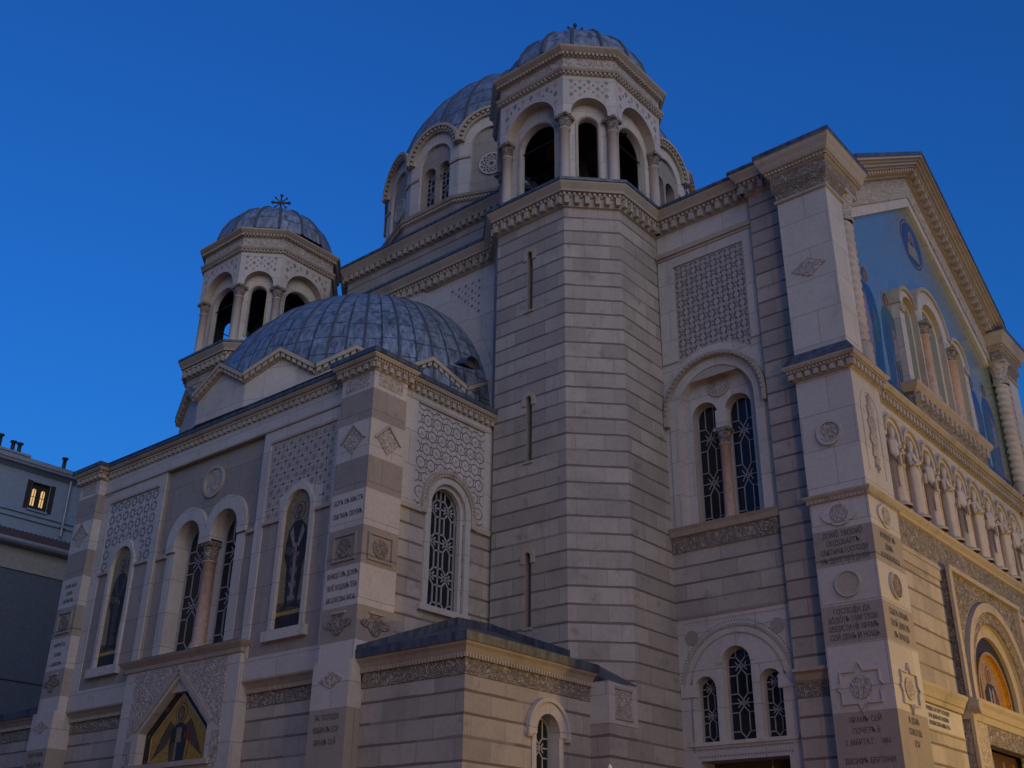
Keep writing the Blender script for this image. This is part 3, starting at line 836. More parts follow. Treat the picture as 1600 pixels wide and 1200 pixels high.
# string course and base, portal with angel mosaic
def low_cornice(path, parent, z=7.2, name='string_course', out=.28, gut=False):
    m = MB()
    pr = [(0, z - .72), (.03, z - .71), (.03, z - .34), (.07, z - .32), (.10, z - .22), (out * .7, z - .1), (out, z - .03), (out + .01, z + .02), (0, z + .08)]
    mats = ['carved'] * 3 + ['trim'] * 4 + ['leadp']
    if gut:
        pr = pr[:-1] + [(out + .06, z + .02), (out + .08, z + .24), (out - .1, z + .24)]; mats = ['carved'] * 3 + ['trim'] * 4 + ['leadp'] * 3
    m.sweep(path, pr, 'trim', mats=mats)
    m.dentils(path, .07, .12, z - .33, z - .22, .05, .11, 'trim')
    return m.build(name, parent)
low_cornice([(19.5, 22.8), (19.5, 26.45)], apse); low_cornice([(19.5, 32.45), (19.5, 36.2)], apse)
pf = LF(19.08); ph = 2.98
m = MB()
pent = [(AX + 1.78, 5.15), (AX + 1.78, 6.10), (AX, 7.62), (AX - 1.78, 6.10), (AX - 1.78, 5.15)]
m.prism(pf, [(AX - ph, 0), (AX + ph, 0), (AX + ph, 8.1), (AX - ph, 8.1)], -.6, 0, 'white', holes=[list(reversed(pent))])
m.prism(pf, [(AX - 2.4, 7.75), (AX - 2.4, 6.0), (AX - 1.95, 6.25), (AX, 7.9), (AX - .2, 8.0), (AX - 2.4, 8.0)], 0, .02, 'carvedw')
m.prism(pf, [(AX + 2.4, 8.0), (AX + .2, 8.0), (AX, 7.9), (AX + 1.95, 6.25), (AX + 2.4, 6.0)], 0, .021, 'carvedw')
for s in (-1, 1): m.prism(pf, rect(AX + s * 2.25 - .2, AX + s * 2.25 + .2, 4.6, 5.9), 0, .02, 'carvedw')
for s in (-1, 1): m.bar(pf, (AX + s * 1.95, 6.2), (AX, 7.86), .16, 0, .06, 'trim')
m.box(pf, AX - 2.1, AX + 2.1, 5.0, 5.15, 0, .12, 'trim')
po = m.build('portal_frame', apse)
m = MB(); m.sweep([(19.5, AX - ph), (19.08, AX - ph), (19.08, AX + ph), (19.5, AX + ph)], [(0, 8.02), (.05, 8.05), (.08, 8.16), (.22, 8.3), (.26, 8.36), (.0, 8.42)], 'trim', mats=['trim'] * 4 + ['leadp']); m.build('portal_cornice', apse)
m = MB()
f = pf.shift(-.28)
m.prism(f, pent, -.05, 0, 'mdark')
inn = [(AX + 1.42, 5.15), (AX + 1.42, 5.98), (AX, 7.18), (AX - 1.42, 5.98), (AX - 1.42, 5.15)]
m.prism(f, inn, 0, .012, 'gold')
for s in (-1, 1):
    m.bar(f, (AX + s * 1.42, 5.15), (AX + s * 1.42, 5.98), .03, 0, .03, 'trim'); m.bar(f, (AX + s * 1.42, 5.98), (AX, 7.18), .03, 0, .03, 'trim')
    for q in ((1.60, 5.25), (1.60, 6.02), (.8, 6.78)): m.prism(f, circ(AX + s * q[0], q[1], .075, 8), 0, .02, 'mrobe')
m.prism(f, circ(AX, 7.38, .085, 8), 0, .02, 'mrobe')
q = .014
# seen from outside s grows to the left
m.flat(f, [(AX + .35, 5.2), (AX - .35, 5.2), (AX - .42, 5.7), (AX - .38, 6.15), (AX - .15, 6.32), (AX + .15, 6.32), (AX + .38, 6.15), (AX + .45, 5.7)], q + .004, 'mdark')
m.flat(f, [(AX + .10, 5.2), (AX - .36, 5.2), (AX - .40, 5.75), (AX + .02, 5.85)], q + .008, 'mnavy')
m.flat(f, [(AX + .38, 6.1), (AX + .15, 6.30), (AX - .18, 6.30), (AX - .36, 6.12), (AX, 5.95)], q + .009, 'mnavy')
m.flat(f, [(AX - .30, 5.85), (AX - .52, 5.8), (AX - .55, 5.95), (AX - .3, 6.05)], q + .010, 'mred')
for s in (-1, 1):
    m.flat(f, [(AX + s * .25, 6.25), (AX + s * .55, 6.42), (AX + s * .8, 6.1), (AX + s * 1.3, 5.3), (AX + s * .95, 5.5), (AX + s * .55, 5.75)], q + .002, 'mbrown')
m.flat(f, [(AX + .34, 5.2), (AX + .12, 5.2), (AX + .10, 5.8), (AX + .36, 5.7)], q + .007, 'mbrown')
m.flat(f, [(AX + .12, 5.75), (AX - .16, 5.75), (AX - .14, 6.18), (AX + .12, 6.18)], q + .012, 'dullgold')
m.flat(f, [(AX + .16, 5.25), (AX + .02, 5.25), (AX + .04, 5.75), (AX + .12, 5.75)], q + .012, 'dullgold')
m.bar(f, (AX - .52, 5.3), (AX - .60, 6.2), .03, q, q + .011, 'mred')
for s in (-1, 1):
    for k in range(4): m.bar(f, (AX + s * (.48 + k * .10), 6.2 - k * .07), (AX + s * (.70 + k * .16), 5.62 - k * .07), .022, q + .002, q + .005, 'mrobe')
m.flat(f, circ(AX, 6.62, .31, 20), q + .003, 'mbrown'); m.flat(f, circ(AX, 6.62, .27, 20), q + .006, 'gold')
m.flat(f, circ(AX, 6.60, .19, 14, .23), q + .010, 'mbrown'); m.flat(f, circ(AX, 6.58, .125, 14, .165), q + .013, 'mskin')
m.build('angel_mosaic', apse)

# apse cornice and roof
AP = [(24.42, 37.29), (20.25, 37.29), (20.25, 37.55), (18.9, 37.55), (18.9, 36.2), (19.25, 36.2), (19.25, 22.76), (18.9, 22.76), (18.9, 21.36), (20.25, 21.36), (20.25, 21.62), (24.42, 21.62)][::-1]
m = MB()
m.sweep(AP, [(0, 15.58), (.05, 15.60), (.05, 15.78), (.10, 15.80), (.12, 15.89), (.21, 15.91), (.26, 15.98), (.27, 16.02), (.31, 16.03), (.31, 16.18), (.2, 16.19), (-.2, 16.22)], 'trim', mats=['trim'] * 7 + ['leadp'] * 4)
m.dentils(AP, .05, .16, 15.63, 15.78, .15, .27, 'trim')
m.dentils(AP, .10, .17, 15.81, 15.89, .05, .11, 'trim')
m.build('cornice', apse)
m = MB()
m.face([(18.9, 21.4, 16.17), (24.5, 21.6, 16.17), (24.5, 37.3, 16.17), (18.9, 37.5, 16.17)], 'leadp')
m.build('flat_roof', apse)

# half dome and its ring of small gables
HC = (25.5, AX)
def ringpt(r, deg): return (HC[0] + r * math.cos(rad(deg)), HC[1] + r * math.sin(rad(deg)))
m = MB(); m2 = MB(); m3 = MB()
RG = 6.62; off = 1.5
angs = [90 + off + 11.25 + 22.5 * k for k in range(9)]
for k in range(-1, 9):
    a0 = 90 + off + 11.25 + 22.5 * k - 22.5 + 0; a1 = a0 + 22.5
    p, q = ringpt(RG, a1), ringpt(RG, a0)           # clockwise order
    p, q = ringpt(RG, a1), ringpt(RG, a0)
    fr = SF(q, p) if False else SF(p, q)
    # outward must point away from centre
    mid = ((p[0] + q[0]) / 2 - HC[0], (p[1] + q[1]) / 2 - HC[1])
    if fr.n.x * mid[0] + fr.n.y * mid[1] < 0: fr = SF(q, p)
    L = math.hypot(p[0] - q[0], p[1] - q[1]); c = L / 2; zv, za = 17.36, 18.14
    m.prism(fr, [(0, 16.3), (L, 16.3), (L, zv), (c, za), (0, zv)], -.3, 0, 'white')
    # raking cornice with dentils
    for s in (0, 1):
        A, B = ((0, zv), (c, za)) if s == 0 else ((c, za), (L, zv))
        dx, dz = B[0] - A[0], B[1] - A[1]; LL = math.hypot(dx, dz); nx, nz = -dz / LL, dx / LL
        def off2(P_, k_): return (P_[0] + nx * k_, P_[1] + nz * k_)
        e0 = (A[0], A[1]); e1 = (B[0], B[1])
        def vshift(P_, k_): return (P_[0], P_[1] + k_)
        m3.prism(fr, [vshift(e0, -.02), vshift(e1, -.02), vshift(e1, .14), vshift(e0, .14)], -.2, .24, 'trim')
        m3.prism(fr, [vshift(e0, -.20), vshift(e1, -.20), vshift(e1, -.02), vshift(e0, -.02)], -.1, .07, 'trim')
        nk = 6
        for j in range(nk):
            u = (j + .5) / nk; cc = (A[0] + dx * u, A[1] + dz * u)
            m3.prism(fr, [(cc[0] - .07, cc[1] - .17 - .07 * dz / dx), (cc[0] + .07, cc[1] - .17 + .07 * dz / dx), (cc[0] + .07, cc[1] - .03 + .07 * dz / dx), (cc[0] - .07, cc[1] - .03 - .07 * dz / dx)], .07, .2, 'trim')
        # lead slope behind
        A3 = fr.pt(A[0], A[1] + .145, .25); B3 = fr.pt(B[0], B[1] + .145, .25)
        ap = fr.pt(c, za + .16, -1.6); vl = fr.pt(A[0] if s == 0 else B[0], zv + .45, -1.0)
        if s == 0: m2.face([A3, B3, ap, vl], 'leadp')
        else: m2.face([B3, A3, ap, vl][:0] + [A3, B3, vl, ap], 'leadp')
gr = m.build('gabled_ring', church, 'low ring of small gables under the half dome')
m3.build('raking_cornice', gr); m2.build('gable_roofs', gr)
d = MB()
HX, HY, HZ, Z0 = 6.12, 6.86, 6.60, 16.55
els = [5, 11, 17, 24, 31, 38, 45, 52, 59, 66, 73, 80, 86, 90]
nseg = 16
rows = []
for e in els:
    rows.append([(HC[0] + HX * math.cos(rad(e)) * math.cos(PI / 2 + PI * j / (nseg * 2)), HC[1] + HY * math.cos(rad(e)) * math.sin(PI / 2 + PI * j / (nseg * 2)), Z0 + HZ * math.sin(rad(e))) for j in range(nseg * 2 + 1)])
d.grid(rows, 'lead', uvs=lambda i, j: (els[i] / 7.2, j / 2 + .5), sm=True)
hd = d.build('half_dome', church, 'grey lead half dome leaning against the transept wall')
m = MB()
prof = [(math.cos(rad(e)), HZ * math.sin(rad(e))) for e in els[:-1]]
for k in range(nseg + 1):
    an = PI / 2 + PI * k / nseg
    w = .10
    rws = []
    for c_, z_ in prof:
        x, y = HC[0] + HX * c_ * math.cos(an), HC[1] + HY * c_ * math.sin(an)
        nrm = Vector((math.cos(an) * c_ / HX, math.sin(an) * c_ / HY, (z_ / HZ) / HZ)).normalized()
        tx, ty = -math.sin(an) * w / 2, math.cos(an) * w / 2
        rws.append([(x - tx, y - ty, Z0 + z_), (x - tx * .6 + nrm.x * .035, y - ty * .6 + nrm.y * .035, Z0 + z_ + nrm.z * .035), (x + tx * .6 + nrm.x * .035, y + ty * .6 + nrm.y * .035, Z0 + z_ + nrm.z * .035), (x + tx, y + ty, Z0 + z_)])
    m.grid(rws, 'seam')
m.build('lead_rolls', hd)
# little hooded vent near the tower
m = MB()
vx, vy, vz = 23.9, 22.62, 17.95
rows = []
for k, (yy, r, zz) in enumerate(((vy - .55, .34, vz + .02), (vy - .2, .30, vz + .12), (vy + .3, .06, vz + .35))):
    rows.append([(vx + r * math.cos(PI * j / 8), yy, zz + r * 1.05 * math.sin(PI * j / 8) - .1) for j in range(9)])
m.grid(rows, 'leadp'); m.face([(vx + .3 * math.cos(PI * j / 8), vy - .35, vz + .08 + .3 * math.sin(PI * j / 8) - .1) for j in range(9)], 'dark')
m.build('roof_vent', hd)

# transept wall over the half dome
m = MB(); tf2 = LF(25.5)
m.prism(tf2, rect(22.3, 36.6, 15, 23.3), -.6, 0, 'white')
tw_o = m.build('transept_wall', church, 'white wall with a chequered spandrel over the half dome')
m = MB(); m.prism(tf2, archband(AX, Z0, 7.20, 6.58, Z0, 40), 0, .10, 'white'); m.build('arch_moulding', tw_o)
for s in (-1, 1):
    y0, y1 = (23.2, 26.6) if s < 0 else (32.3, 35.7)
    inlay(tf2, y0, y1, 19.4, 22.65, 'dots', .01, lambda a_, t: math.hypot(a_ - AX, t - Z0) < 7.55, tw_o, step=.33)
main_cornice([(25.5, 21.9), (25.5, 37.0)][::1], tw_o)

# crossing block, plinth, drum and main dome
CB = octa(DC[0], DC[1], 8.3, 4.9)
m = MB()
for i in range(8):
    p, q = CB[i], CB[(i + 1) % 8]; L = math.hypot(q[0] - p[0], q[1] - p[1])
    m.prism(SF(p, q), rect(0, L, 20, 28.0), -.4, 0, 'banded', sides=False)
m.wbox(26.0, 28.6, 22.5, 36.4, 22.5, 24.3, 'leadp')
cb = m.build('crossing_block', church, 'banded block with a bracketed cornice carrying the main dome')
m = MB()
m.sweep(CB, [(0, 27.72), (.06, 27.75), (.06, 28.0), (.22, 28.03), (.30, 28.2), (.40, 28.36), (.42, 28.42), (.46, 28.43), (.46, 28.54), (-.5, 28.75)], 'trim', closed=True, mats=['trim'] * 6 + ['leadp'] * 3)
m.dentils(CB, .06, .26, 27.78, 28.02, .18, .36, 'trim', closed=True)
m.build('cornice', cb)
def ngon(r_apo, n=16, start=180):
    R_ = r_apo / math.cos(PI / n)
    return [(DC[0] + R_ * math.cos(rad(start + 180 / n - 360 / n * k)), DC[1] + R_ * math.sin(rad(start + 180 / n - 360 / n * k))) for k in range(n)]
PG = ngon(8.02)
m = MB()
m.face([(x, y, 28.7) for x, y in octa(DC[0], DC[1], 8.1, 4.8)], 'leadp')
m.sweep(PG, [(0, 28.6), (0, 29.62), (.06, 29.66), (.06, 29.82), (.16, 29.86), (.22, 29.98), (.0, 30.1), (-.4, 30.12)], 'trim', closed=True, mats=['grey', 'trim', 'trim', 'trim', 'trim', 'leadp', 'leadp'])
m.dentils(PG, .06, .14, 29.68, 29.80, .08, .16, 'trim', closed=True)
m.build('plinth', cb)
DG = ngon(7.8)
m = MB(); mc = MB()
panes = []
for i in range(16):
    p, q = DG[i], DG[(i + 1) % 16]; fr = SF(p, q); L = math.hypot(q[0] - p[0], q[1] - p[1]); c = L / 2
    zs = 33.12; ro = L / 2; ri = .98
    out = [(0, 29.9), (L, 29.9), (L, zs)] + arc(c, zs, ro, 0, PI, 20)[1:-1] + [(0, zs)]
    m.prism(fr, out, -.28, 0, 'white', holes=[arch(c, ri, 29.95, 32.85, 16)], hole_m='white')
    wind = i % 2 == 0
    if wind:
        hl = [arch(c + s * .48, .41, 30.3, 32.32, 12) for s in (-1, 1)]
        m.prism(fr, rect(c - ri - .1, c + ri + .1, 29.9, 34.0), -.62, -.14, 'grey', holes=hl, sides=False, hole_m='grey')
    else:
        m.prism(fr, rect(c - ri - .1, c + ri + .1, 29.9, 34.0), -.5, -.14, 'grey', sides=False)
    # scalloped archivolt
    band = arc(c, zs, ro + .06, .05, PI - .05, 20) + arc(c, zs, ro - .26, PI - .02, .02, 20)
    mc.prism(fr, band, -.05, .16, 'trim')
    band = arc(c, zs, ro + .12, .05, PI - .05, 20) + arc(c, zs, ro - .02, PI - .02, .02, 20)
    mc.prism(fr, band, -.3, .30, 'trim')
    for k in range(18):
        an = PI * (k + .5) / 18; rr = ro - .10
        pc = (c + rr * math.cos(an), zs + rr * math.sin(an)); ta = (-math.sin(an) * .06, math.cos(an) * .06); ra = (math.cos(an) * .07, math.sin(an) * .07)
        mc.prism(fr, [(pc[0] + ta[0] * a_ + ra[0] * b_, pc[1] + ta[1] * a_ + ra[1] * b_) for a_, b_ in ((-1, -1), (1, -1), (1, 1), (-1, 1))], .16, .26, 'trim')
    for s in (0, 1):
        mc.box(fr, 0 if s == 0 else c + ri, c - ri if s == 0 else L, 32.22, 32.36, 0, .07, 'trim')
    panes.append((fr, c, wind, i))
dr = m.build('drum', church, 'white drum of round-headed bays under the main dome')
mc.build('scalloped_cornice', dr)
for fr, c, wind, i in panes:
    if i not in (14, 15, 0, 1, 2, 3, 4, 5): continue
    if wind:
        for s in (-1, 1): window(fr, c + s * .48, .40, 30.32, 32.32, -.45, dr, bw=.045, period=1.05)
        mm = MB(); q_ = fr.pt(c, 0, -.42); column(mm, q_[0], q_[1], 30.4, 32.25, .10, n=10, cap=.3, base=.15); mm.box(fr, c - .42 - .47, c + .42 + .47, 31.9, 31.96, -.5, -.44, 'came'); mm.build('column', dr)
    else:
        mm = MB(); zr = 31.75
        mm.prism(fr, circ(c, zr, .60, 24), -.14, -.06, 'white', holes=[circ(c, zr, .52, 24)]); mm.flat(fr, circ(c, zr, .53, 24), -.13, 'dark')
        for k in range(12):
            a1 = 2 * PI * k / 12
            for dlt in (.7, -.7):
                mm.bar(fr, (c + .52 * math.cos(a1), zr + .52 * math.sin(a1)), (c + .30 * math.cos(a1 + dlt * .75), zr + .30 * math.sin(a1 + dlt * .75)), .045, -.125, -.08, 'white')
                mm.bar(fr, (c + .30 * math.cos(a1 + dlt * .75), zr + .30 * math.sin(a1 + dlt * .75)), (c + .10 * math.cos(a1), zr + .10 * math.sin(a1)), .045, -.125, -.08, 'white')
        mm.build('rose_window', dr)
d = MB()
RD = 7.64
ee = [0, 7, 14, 21, 28, 35, 42, 49, 56, 63, 70, 77, 84]
prof = [(RD * math.cos(rad(e)), RD * math.sin(rad(e))) for e in ee] + [(.25, RD)]
d.lathe((DC[0], DC[1], 33.78), prof, 64, 'lead', uvs=lambda i, j: (i * .9, j / 2), sm=True)
do = d.build('main_dome', church, 'large grey lead dome over the crossing')
m = MB(); rolls(m, (DC[0], DC[1], 33.78), prof[:-1], [2 * PI * k / 32 for k in range(32)], .20, .06, 'seam'); m.build('lead_rolls', do)
cross((DC[0], DC[1], 41.3), do, 2.0)

# ------------------------------------------------------------------ low annexes either side of the apse
def annex(mir, label):
    def my(y): return 2 * AX - y if mir else y
    ax, ay = 19.28, 17.76
    m = MB()
    fl = LF(ax)
    ys = sorted((my(17.76), my(21.5)))
    m.prism(fl, rect(ys[0], ys[1], 0, 6.5), -.5, 0, 'banded', sides=False)
    fr = F((0, my(ay), 0), (1, 0, 0), (0, 1 if mir else -1, 0))
    wc = 22.45
    m.prism(fr, rect(ax, 24.6, 0, 6.5), -.5, 0, 'banded', sides=False, holes=[arch(wc, .47, 3.2, 5.47, 14)], hole_m='white')
    o = m.build('annex', church, label)
    m = MB()
    m.prism(fr, archband(wc, 5.47, .78, .47, 5.40, 18), 0, .06, 'white'); m.prism(fr, archband(wc, 5.47, .86, .76, 5.34, 18), 0, .12, 'white')
    for s in (-1, 1):
        m.box(fr, wc + s * .555 - .085, wc + s * .555 + .085, 3.2, 5.4, 0, .03, 'white')
        m.box(fr, wc + s * .77 - .12, wc + s * .77 + .12, 5.30, 5.38, 0, .10, 'trim')
    m.build('window_surround', o)
    window(fr, wc, .42, 3.2, 5.47, -.30, o, bw=.035)
    pth = [(ax, my(21.36)), (ax, my(ay)), (24.33, my(ay))]
    if not mir: pth = pth[::-1]
    low_cornice(pth, o, 7.2, 'cornice', .26, gut=True)
    m = MB()
    e0 = (ax - .30, my(ay - .30), 7.36); e1 = (24.33, my(ay - .30), 7.36); e2 = (ax - .30, my(21.36), 7.36)
    r0 = (22.75, my(21.36), 8.78); r1 = (24.33, my(21.25), 8.86)
    m.face([e0, e1, r1, r0], 'leadp'); m.face([e0, r0, e2], 'leadp')
    # standing rolls and wall flashing
    for k in range(1, 8):
        t = k / 8; x = ax + (24.3 - ax) * t
        top = min(1.0, (x - ax + .3) / (22.75 - ax + .3))
        a_, b_ = Vector((x, my(ay - .28), 7.39)), Vector((x, my(ay - .3 + (21.36 - ay + .3) * top), 7.39 + 1.43 * top))
        m.face([a_ + Vector((-.04, 0, 0)), a_ + Vector((.04, 0, 0)), b_ + Vector((.04, 0, 0)), b_ + Vector((-.04, 0, 0))], 'seam')
    for k in range(-2, 3):
        h_ = Vector(r0) + Vector((k * .10, 0, .02)); b_ = Vector(e0) + Vector((.3 + k * .12, (.3 - k * .1) * (-1 if mir else 1), .06))
        m.face([h_, h_ + Vector((.05, 0, 0)), b_ + Vector((.05, 0, 0)), b_], 'seam')
    w0 = F((0, my(21.36), 0), (1, 0, 0), (0, 1 if mir else -1, 0))
    m.prism(w0, [(18.97, 7.30), (22.75, 8.74), (24.33, 8.84), (24.33, 9.10), (22.75, 9.02), (18.97, 7.56)], -.1, .05, 'leadp')
    yy = sorted((my(21.3), my(17.5)))
    if not mir: m.prism(LF(24.33), [(21.3, 8.80), (21.3, 9.08), (18.45, 7.98), (18.45, 7.68)], -.1, .05, 'leadp')
    m.build('lead_roof', o)
    return o
annex(False, 'low banded annex with a hipped lead roof in front of the apse end wall')
annex(True, 'low banded annex beyond the far end of the apse')

# ------------------------------------------------------------------ side bay with its two windows
BX = 27.98; bf = LF(BX); YC = 15.25
m = MB()
m.prism(bf, [(13.3, 11.4), (13.3, 24.0), (17.3, 24.0), (17.3, 11.4)], -.9, 0, 'white', holes=[[(y, z) for y, z in arch(YC, 1.38, 12.12, 15.95, 20)]], hole_m='white')
m.prism(bf, rect(13.3, 17.3, 9.36, 11.4), -.9, 0, 'banded')
LW = [(YC, .46, 5.72, 7.86), (YC + 1.04, .34, 5.72, 7.22), (YC - 1.04, .34, 5.72, 7.22)]
m.prism(bf.shift(-.03), rect(13.3, 17.3, 0, 9.36), -.9, 0, 'white', holes=[arch(c, r, a_, b_, 12) for c, r, a_, b_ in LW] + [rect(13.85, 16.6, 0, 5.22)], hole_m='white')
m.prism(bf.shift(-.30), rect(13.8, 16.7, 12.0, 17.5), -.5, 0, 'white', sides=False, holes=[twin(YC, .60, .46, 12.12, 15.85, 15.3)], hole_m='trim')
m.prism(LF(27.76), rect(11.9, 13.34, 0, 24.0), -1.0, 0, 'banded')
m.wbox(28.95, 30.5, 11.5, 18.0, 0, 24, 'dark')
bay = m.build('side_bay', church, 'side bay with a patterned panel over a twin window')
m = MB()
m.prism(bf, archband(YC, 15.95, 1.85, 1.70, 15.6, 30), 0, .20, 'trim'); m.prism(bf, archband(YC, 15.95, 1.70, 1.38, 12.12, 30), 0, .05, 'white')
m.prism(bf, archband(YC, 15.95, 2.15, 1.86, 15.95, 30), 0, .04, 'white')
for k in range(34):
    an = PI * (k + .5) / 34
    m.prism(bf, circ(YC + 1.76 * math.cos(an), 15.95 + 1.76 * math.sin(an), .05, 6), .20, .25, 'trim')
m.box(bf, 13.36, 17.1, 22.02, 22.20, 0, .16, 'trim'); m.box(bf, 13.36, 17.1, 21.92, 22.02, 0, .10, 'trim')
for y0, y1 in ((13.36, 13.78), (16.50, 17.1)): m.box(bf, y0, y1, 17.9, 21.55, 0, .06, 'white')
m.box(bf, 13.36, 17.1, 21.55, 21.92, 0, .06, 'white'); m.box(bf, 13.36, 17.1, 22.2, 23.2, 0, .03, 'white')
m.build('arch_surround', bay)
inlay(bf, 13.80, 16.48, 17.0, 21.54, 'star', .014, lambda a_, t: math.hypot(a_ - YC, t - 15.95) < 2.22, bay, step=.37, ground='panelgrey')
m = MB(); f3 = bf.shift(-.30); m.prism(f3, circ(YC, 16.78, .42, 24), 0, .05, 'trim', holes=[circ(YC, 16.78, .36, 24)]); m.flat(f3, circ(YC, 16.78, .36, 24), .012, 'carvedw'); m.build('medallion', bay)
for s in (-1, 1): window(bf, YC + s * .60, .45, 12.12, 15.85, -.62, bay, bw=.026, period=1.5)
m = MB(); m.box(bf, YC - .15, YC + .15, 12.12, 16.0, -.7, -.50, 'white'); column(m, BX + .42, YC, 12.12, 15.25, .18, 'pinkcol', cap=.5); m.box(f3, YC - .20, YC + .20, 15.2, 15.9, -.3, .03, 'white'); m.build('column', bay)
m = MB(); m.sweep([(BX, 13.36), (BX, 17.12)], [(0, 11.36), (.05, 11.36), (.05, 11.84), (.12, 11.86), (.18, 12.0), (.26, 12.1), (0, 12.16)], 'trim', mats=['trim', 'carved', 'trim', 'trim', 'trim', 'leadp']); m.build('sill_course', bay)
# lower group
f4 = bf.shift(-.03)
m = MB()
for c, r, a_, b_ in LW: m.prism(f4, archband(c, b_, r + .16, r, b_, 14), 0, .025, 'white')
m.prism(f4, archband(YC, 7.2, 1.78, 1.70, 7.2, 30), 0, .03, 'trim'); m.prism(f4, archband(YC, 7.2, 1.52, 1.48, 7.2, 30), 0, .025, 'trim')
for s in (-1, 1):
    m.prism(f4, circ(YC + s * 1.4, 8.72, .22, 18), 0, .02, 'brown')
    m.box(f4, YC + s * 1.57 - .29, YC + s * 1.57 + .29, 7.0, 7.36, 0, .05, 'white')
for k in range(40): dash(m, f4, 13.55 + k * .085, 9.16, .05, .06, .5, .005, 'pink')
for k in range(60):
    an = PI * (k + .5) / 60; dash(m, f4, YC + 1.86 * math.cos(an), 7.2 + 1.86 * math.sin(an), .05, .04, an, .005, 'greyin')
for k in range(34):
    dash(m, f4, 13.75 + k * .088, 5.52, .05, .05, .6, .005, 'greyin'); dash(m, f4, 13.75 + k * .088, 5.33, .05, .05, .6, .005, 'greyin')
for k in range(22): dash(m, f4, 16.78, 5.5 + k * .07, .06, .04, .6, .005, 'greyin')
m.box(f4, 13.34, 17.12, 9.30, 9.37, 0, .03, 'grey'); m.box(f4, 13.5, 16.9, 5.62, 5.72, 0, .06, 'white')
m.build('window_surround', bay)
for c, r, a_, b_ in LW: window(f4, c, r - .01, a_, b_, -.30, bay, bw=.028)
m = MB(); m.flat(f4, rect(13.8, 16.65, 0, 5.25), -.75, 'wood')
for k in range(4): m.box(f4, 13.95 + k * .68, 14.45 + k * .68, .4, 4.6, -.75, -.70, 'wood')
m.build('side_door', bay)
main_cornice([(27.76, 11.9), (27.76, 13.34), (BX, 13.34), (BX, 17.14)], bay)
m = MB(); m.sweep([(27.76, 12.1), (27.76, 13.30)], [(0, 6.6), (.03, 6.62), (.03, 7.0), (.1, 7.05), (.2, 7.2), (.32, 7.26), (.33, 7.34), (0, 7.4)], 'trim', mats=['carved', 'carved', 'trim', 'trim', 'trim', 'trim', 'leadp']); m.build('sill_course', bay)

# ------------------------------------------------------------------ corner piers of the main front
CX = 36.55
def pier(x0, x1, flip_far, label):
    m = MB(); xu0 = x0 + (.85 if flip_far else 0)
    yb, yf, yl = 10.44, 10.44, 12.14
    lo = [(x1, 10.9), (x1, yf), (x0, yf), (x0, yl), (x0 + .6, yl)]
    BL = [(0, 5.09, 'brown'), (5.09, 6.04, 'brown'), (6.04, 7.77, 'white'), (7.77, 8.79, 'brown'), (8.79, 9.85, 'white'), (9.85, 10.87, 'brown'), (10.87, 11.69, 'white'), (11.86, 15.0, 'white'), (15.0, 15.66, 'white')]
    for z0, z1, k in BL:
        m.wbox(x0, x1, yf, yl, z0, z1, k)
    up1 = x1 - (0 if flip_far else .85)
    m.wbox(xu0, up1, yf, yl - .06, 15.66, 23.5, 'white')
    o = m.build('corner_pier', church, label)
    path = [(x1, 11.0), (x1, yf), (x0, yf), (x0, yl), (x0 + .8, yl)]
    # string, middle cornice
    m = MB(); m.sweep(path, [(0, 11.66), (.03, 11.68), (.05, 11.76), (.12, 11.84), (.14, 11.9), (0, 11.95)], 'trim'); m.dentils(path, .03, .08, 11.68, 11.76, .06, .12, 'trim'); m.build('string_course', o)
    m = MB()
    m.sweep(path, [(0, 15.50), (.06, 15.52), (.06, 15.72), (.13, 15.74), (.15, 15.82), (.23, 15.84), (.28, 15.91), (.29, 15.96), (.0, 16.40), (-.2, 16.48)], 'trim', mats=['trim'] * 7 + ['leadp'] * 2)
    m.dentils(path, .06, .18, 15.55, 15.71, .14, .27, 'trim'); m.dentils(path, .13, .20, 15.75, 15.82, .06, .12, 'trim')
    m.build('middle_cornice', o)
    # capital, entablature
    up = [(up1, 11.0), (up1, yf), (xu0, yf), (xu0, yl - .06), (xu0 + .8, yl - .06)]
    m = MB()
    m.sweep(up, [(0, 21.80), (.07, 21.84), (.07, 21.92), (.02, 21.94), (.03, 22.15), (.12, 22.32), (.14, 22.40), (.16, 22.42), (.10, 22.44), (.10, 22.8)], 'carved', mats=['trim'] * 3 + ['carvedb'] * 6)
    m.build('capital', o)
    ent = [(x1 + .1, 11.0), (x1 + .1, yf - .02), (x0, yf - .02), (x0, yl - .06), (x0 + 1.2, yl - .06)]
    m = MB()
    m.sweep(ent, [(-.3, 22.38), (.12, 22.40), (.12, 22.80), (.18, 22.84), (.19, 22.98), (.28, 23.02), (.33, 23.12), (.36, 23.22), (.43, 23.36), (.45, 23.48), (.48, 23.50), (.49, 23.66), (-.2, 23.9)], 'trim', mats=['trim', 'carved', 'trim', 'trim'] + ['trim'] * 6 + ['leadp'] * 2)
    m.dentils(ent, .18, .25, 22.88, 22.97, .06, .12, 'trim')
    m.face([(x0 - .3, yf - .3, 23.62), (x1 + .3, yf - .3, 23.62), (x1 + .3, yl + .3, 23.62), (x0 - .3, yl + .3, 23.62)], 'leadp')
    m.build('pier_cornice', o)
    return o
pier1 = pier(27.2, 29.2, False, 'corner pier covered in carved inscriptions at the near end of the main front')
pf1, pr1 = LF(27.2), RF(10.44)
c = 11.29
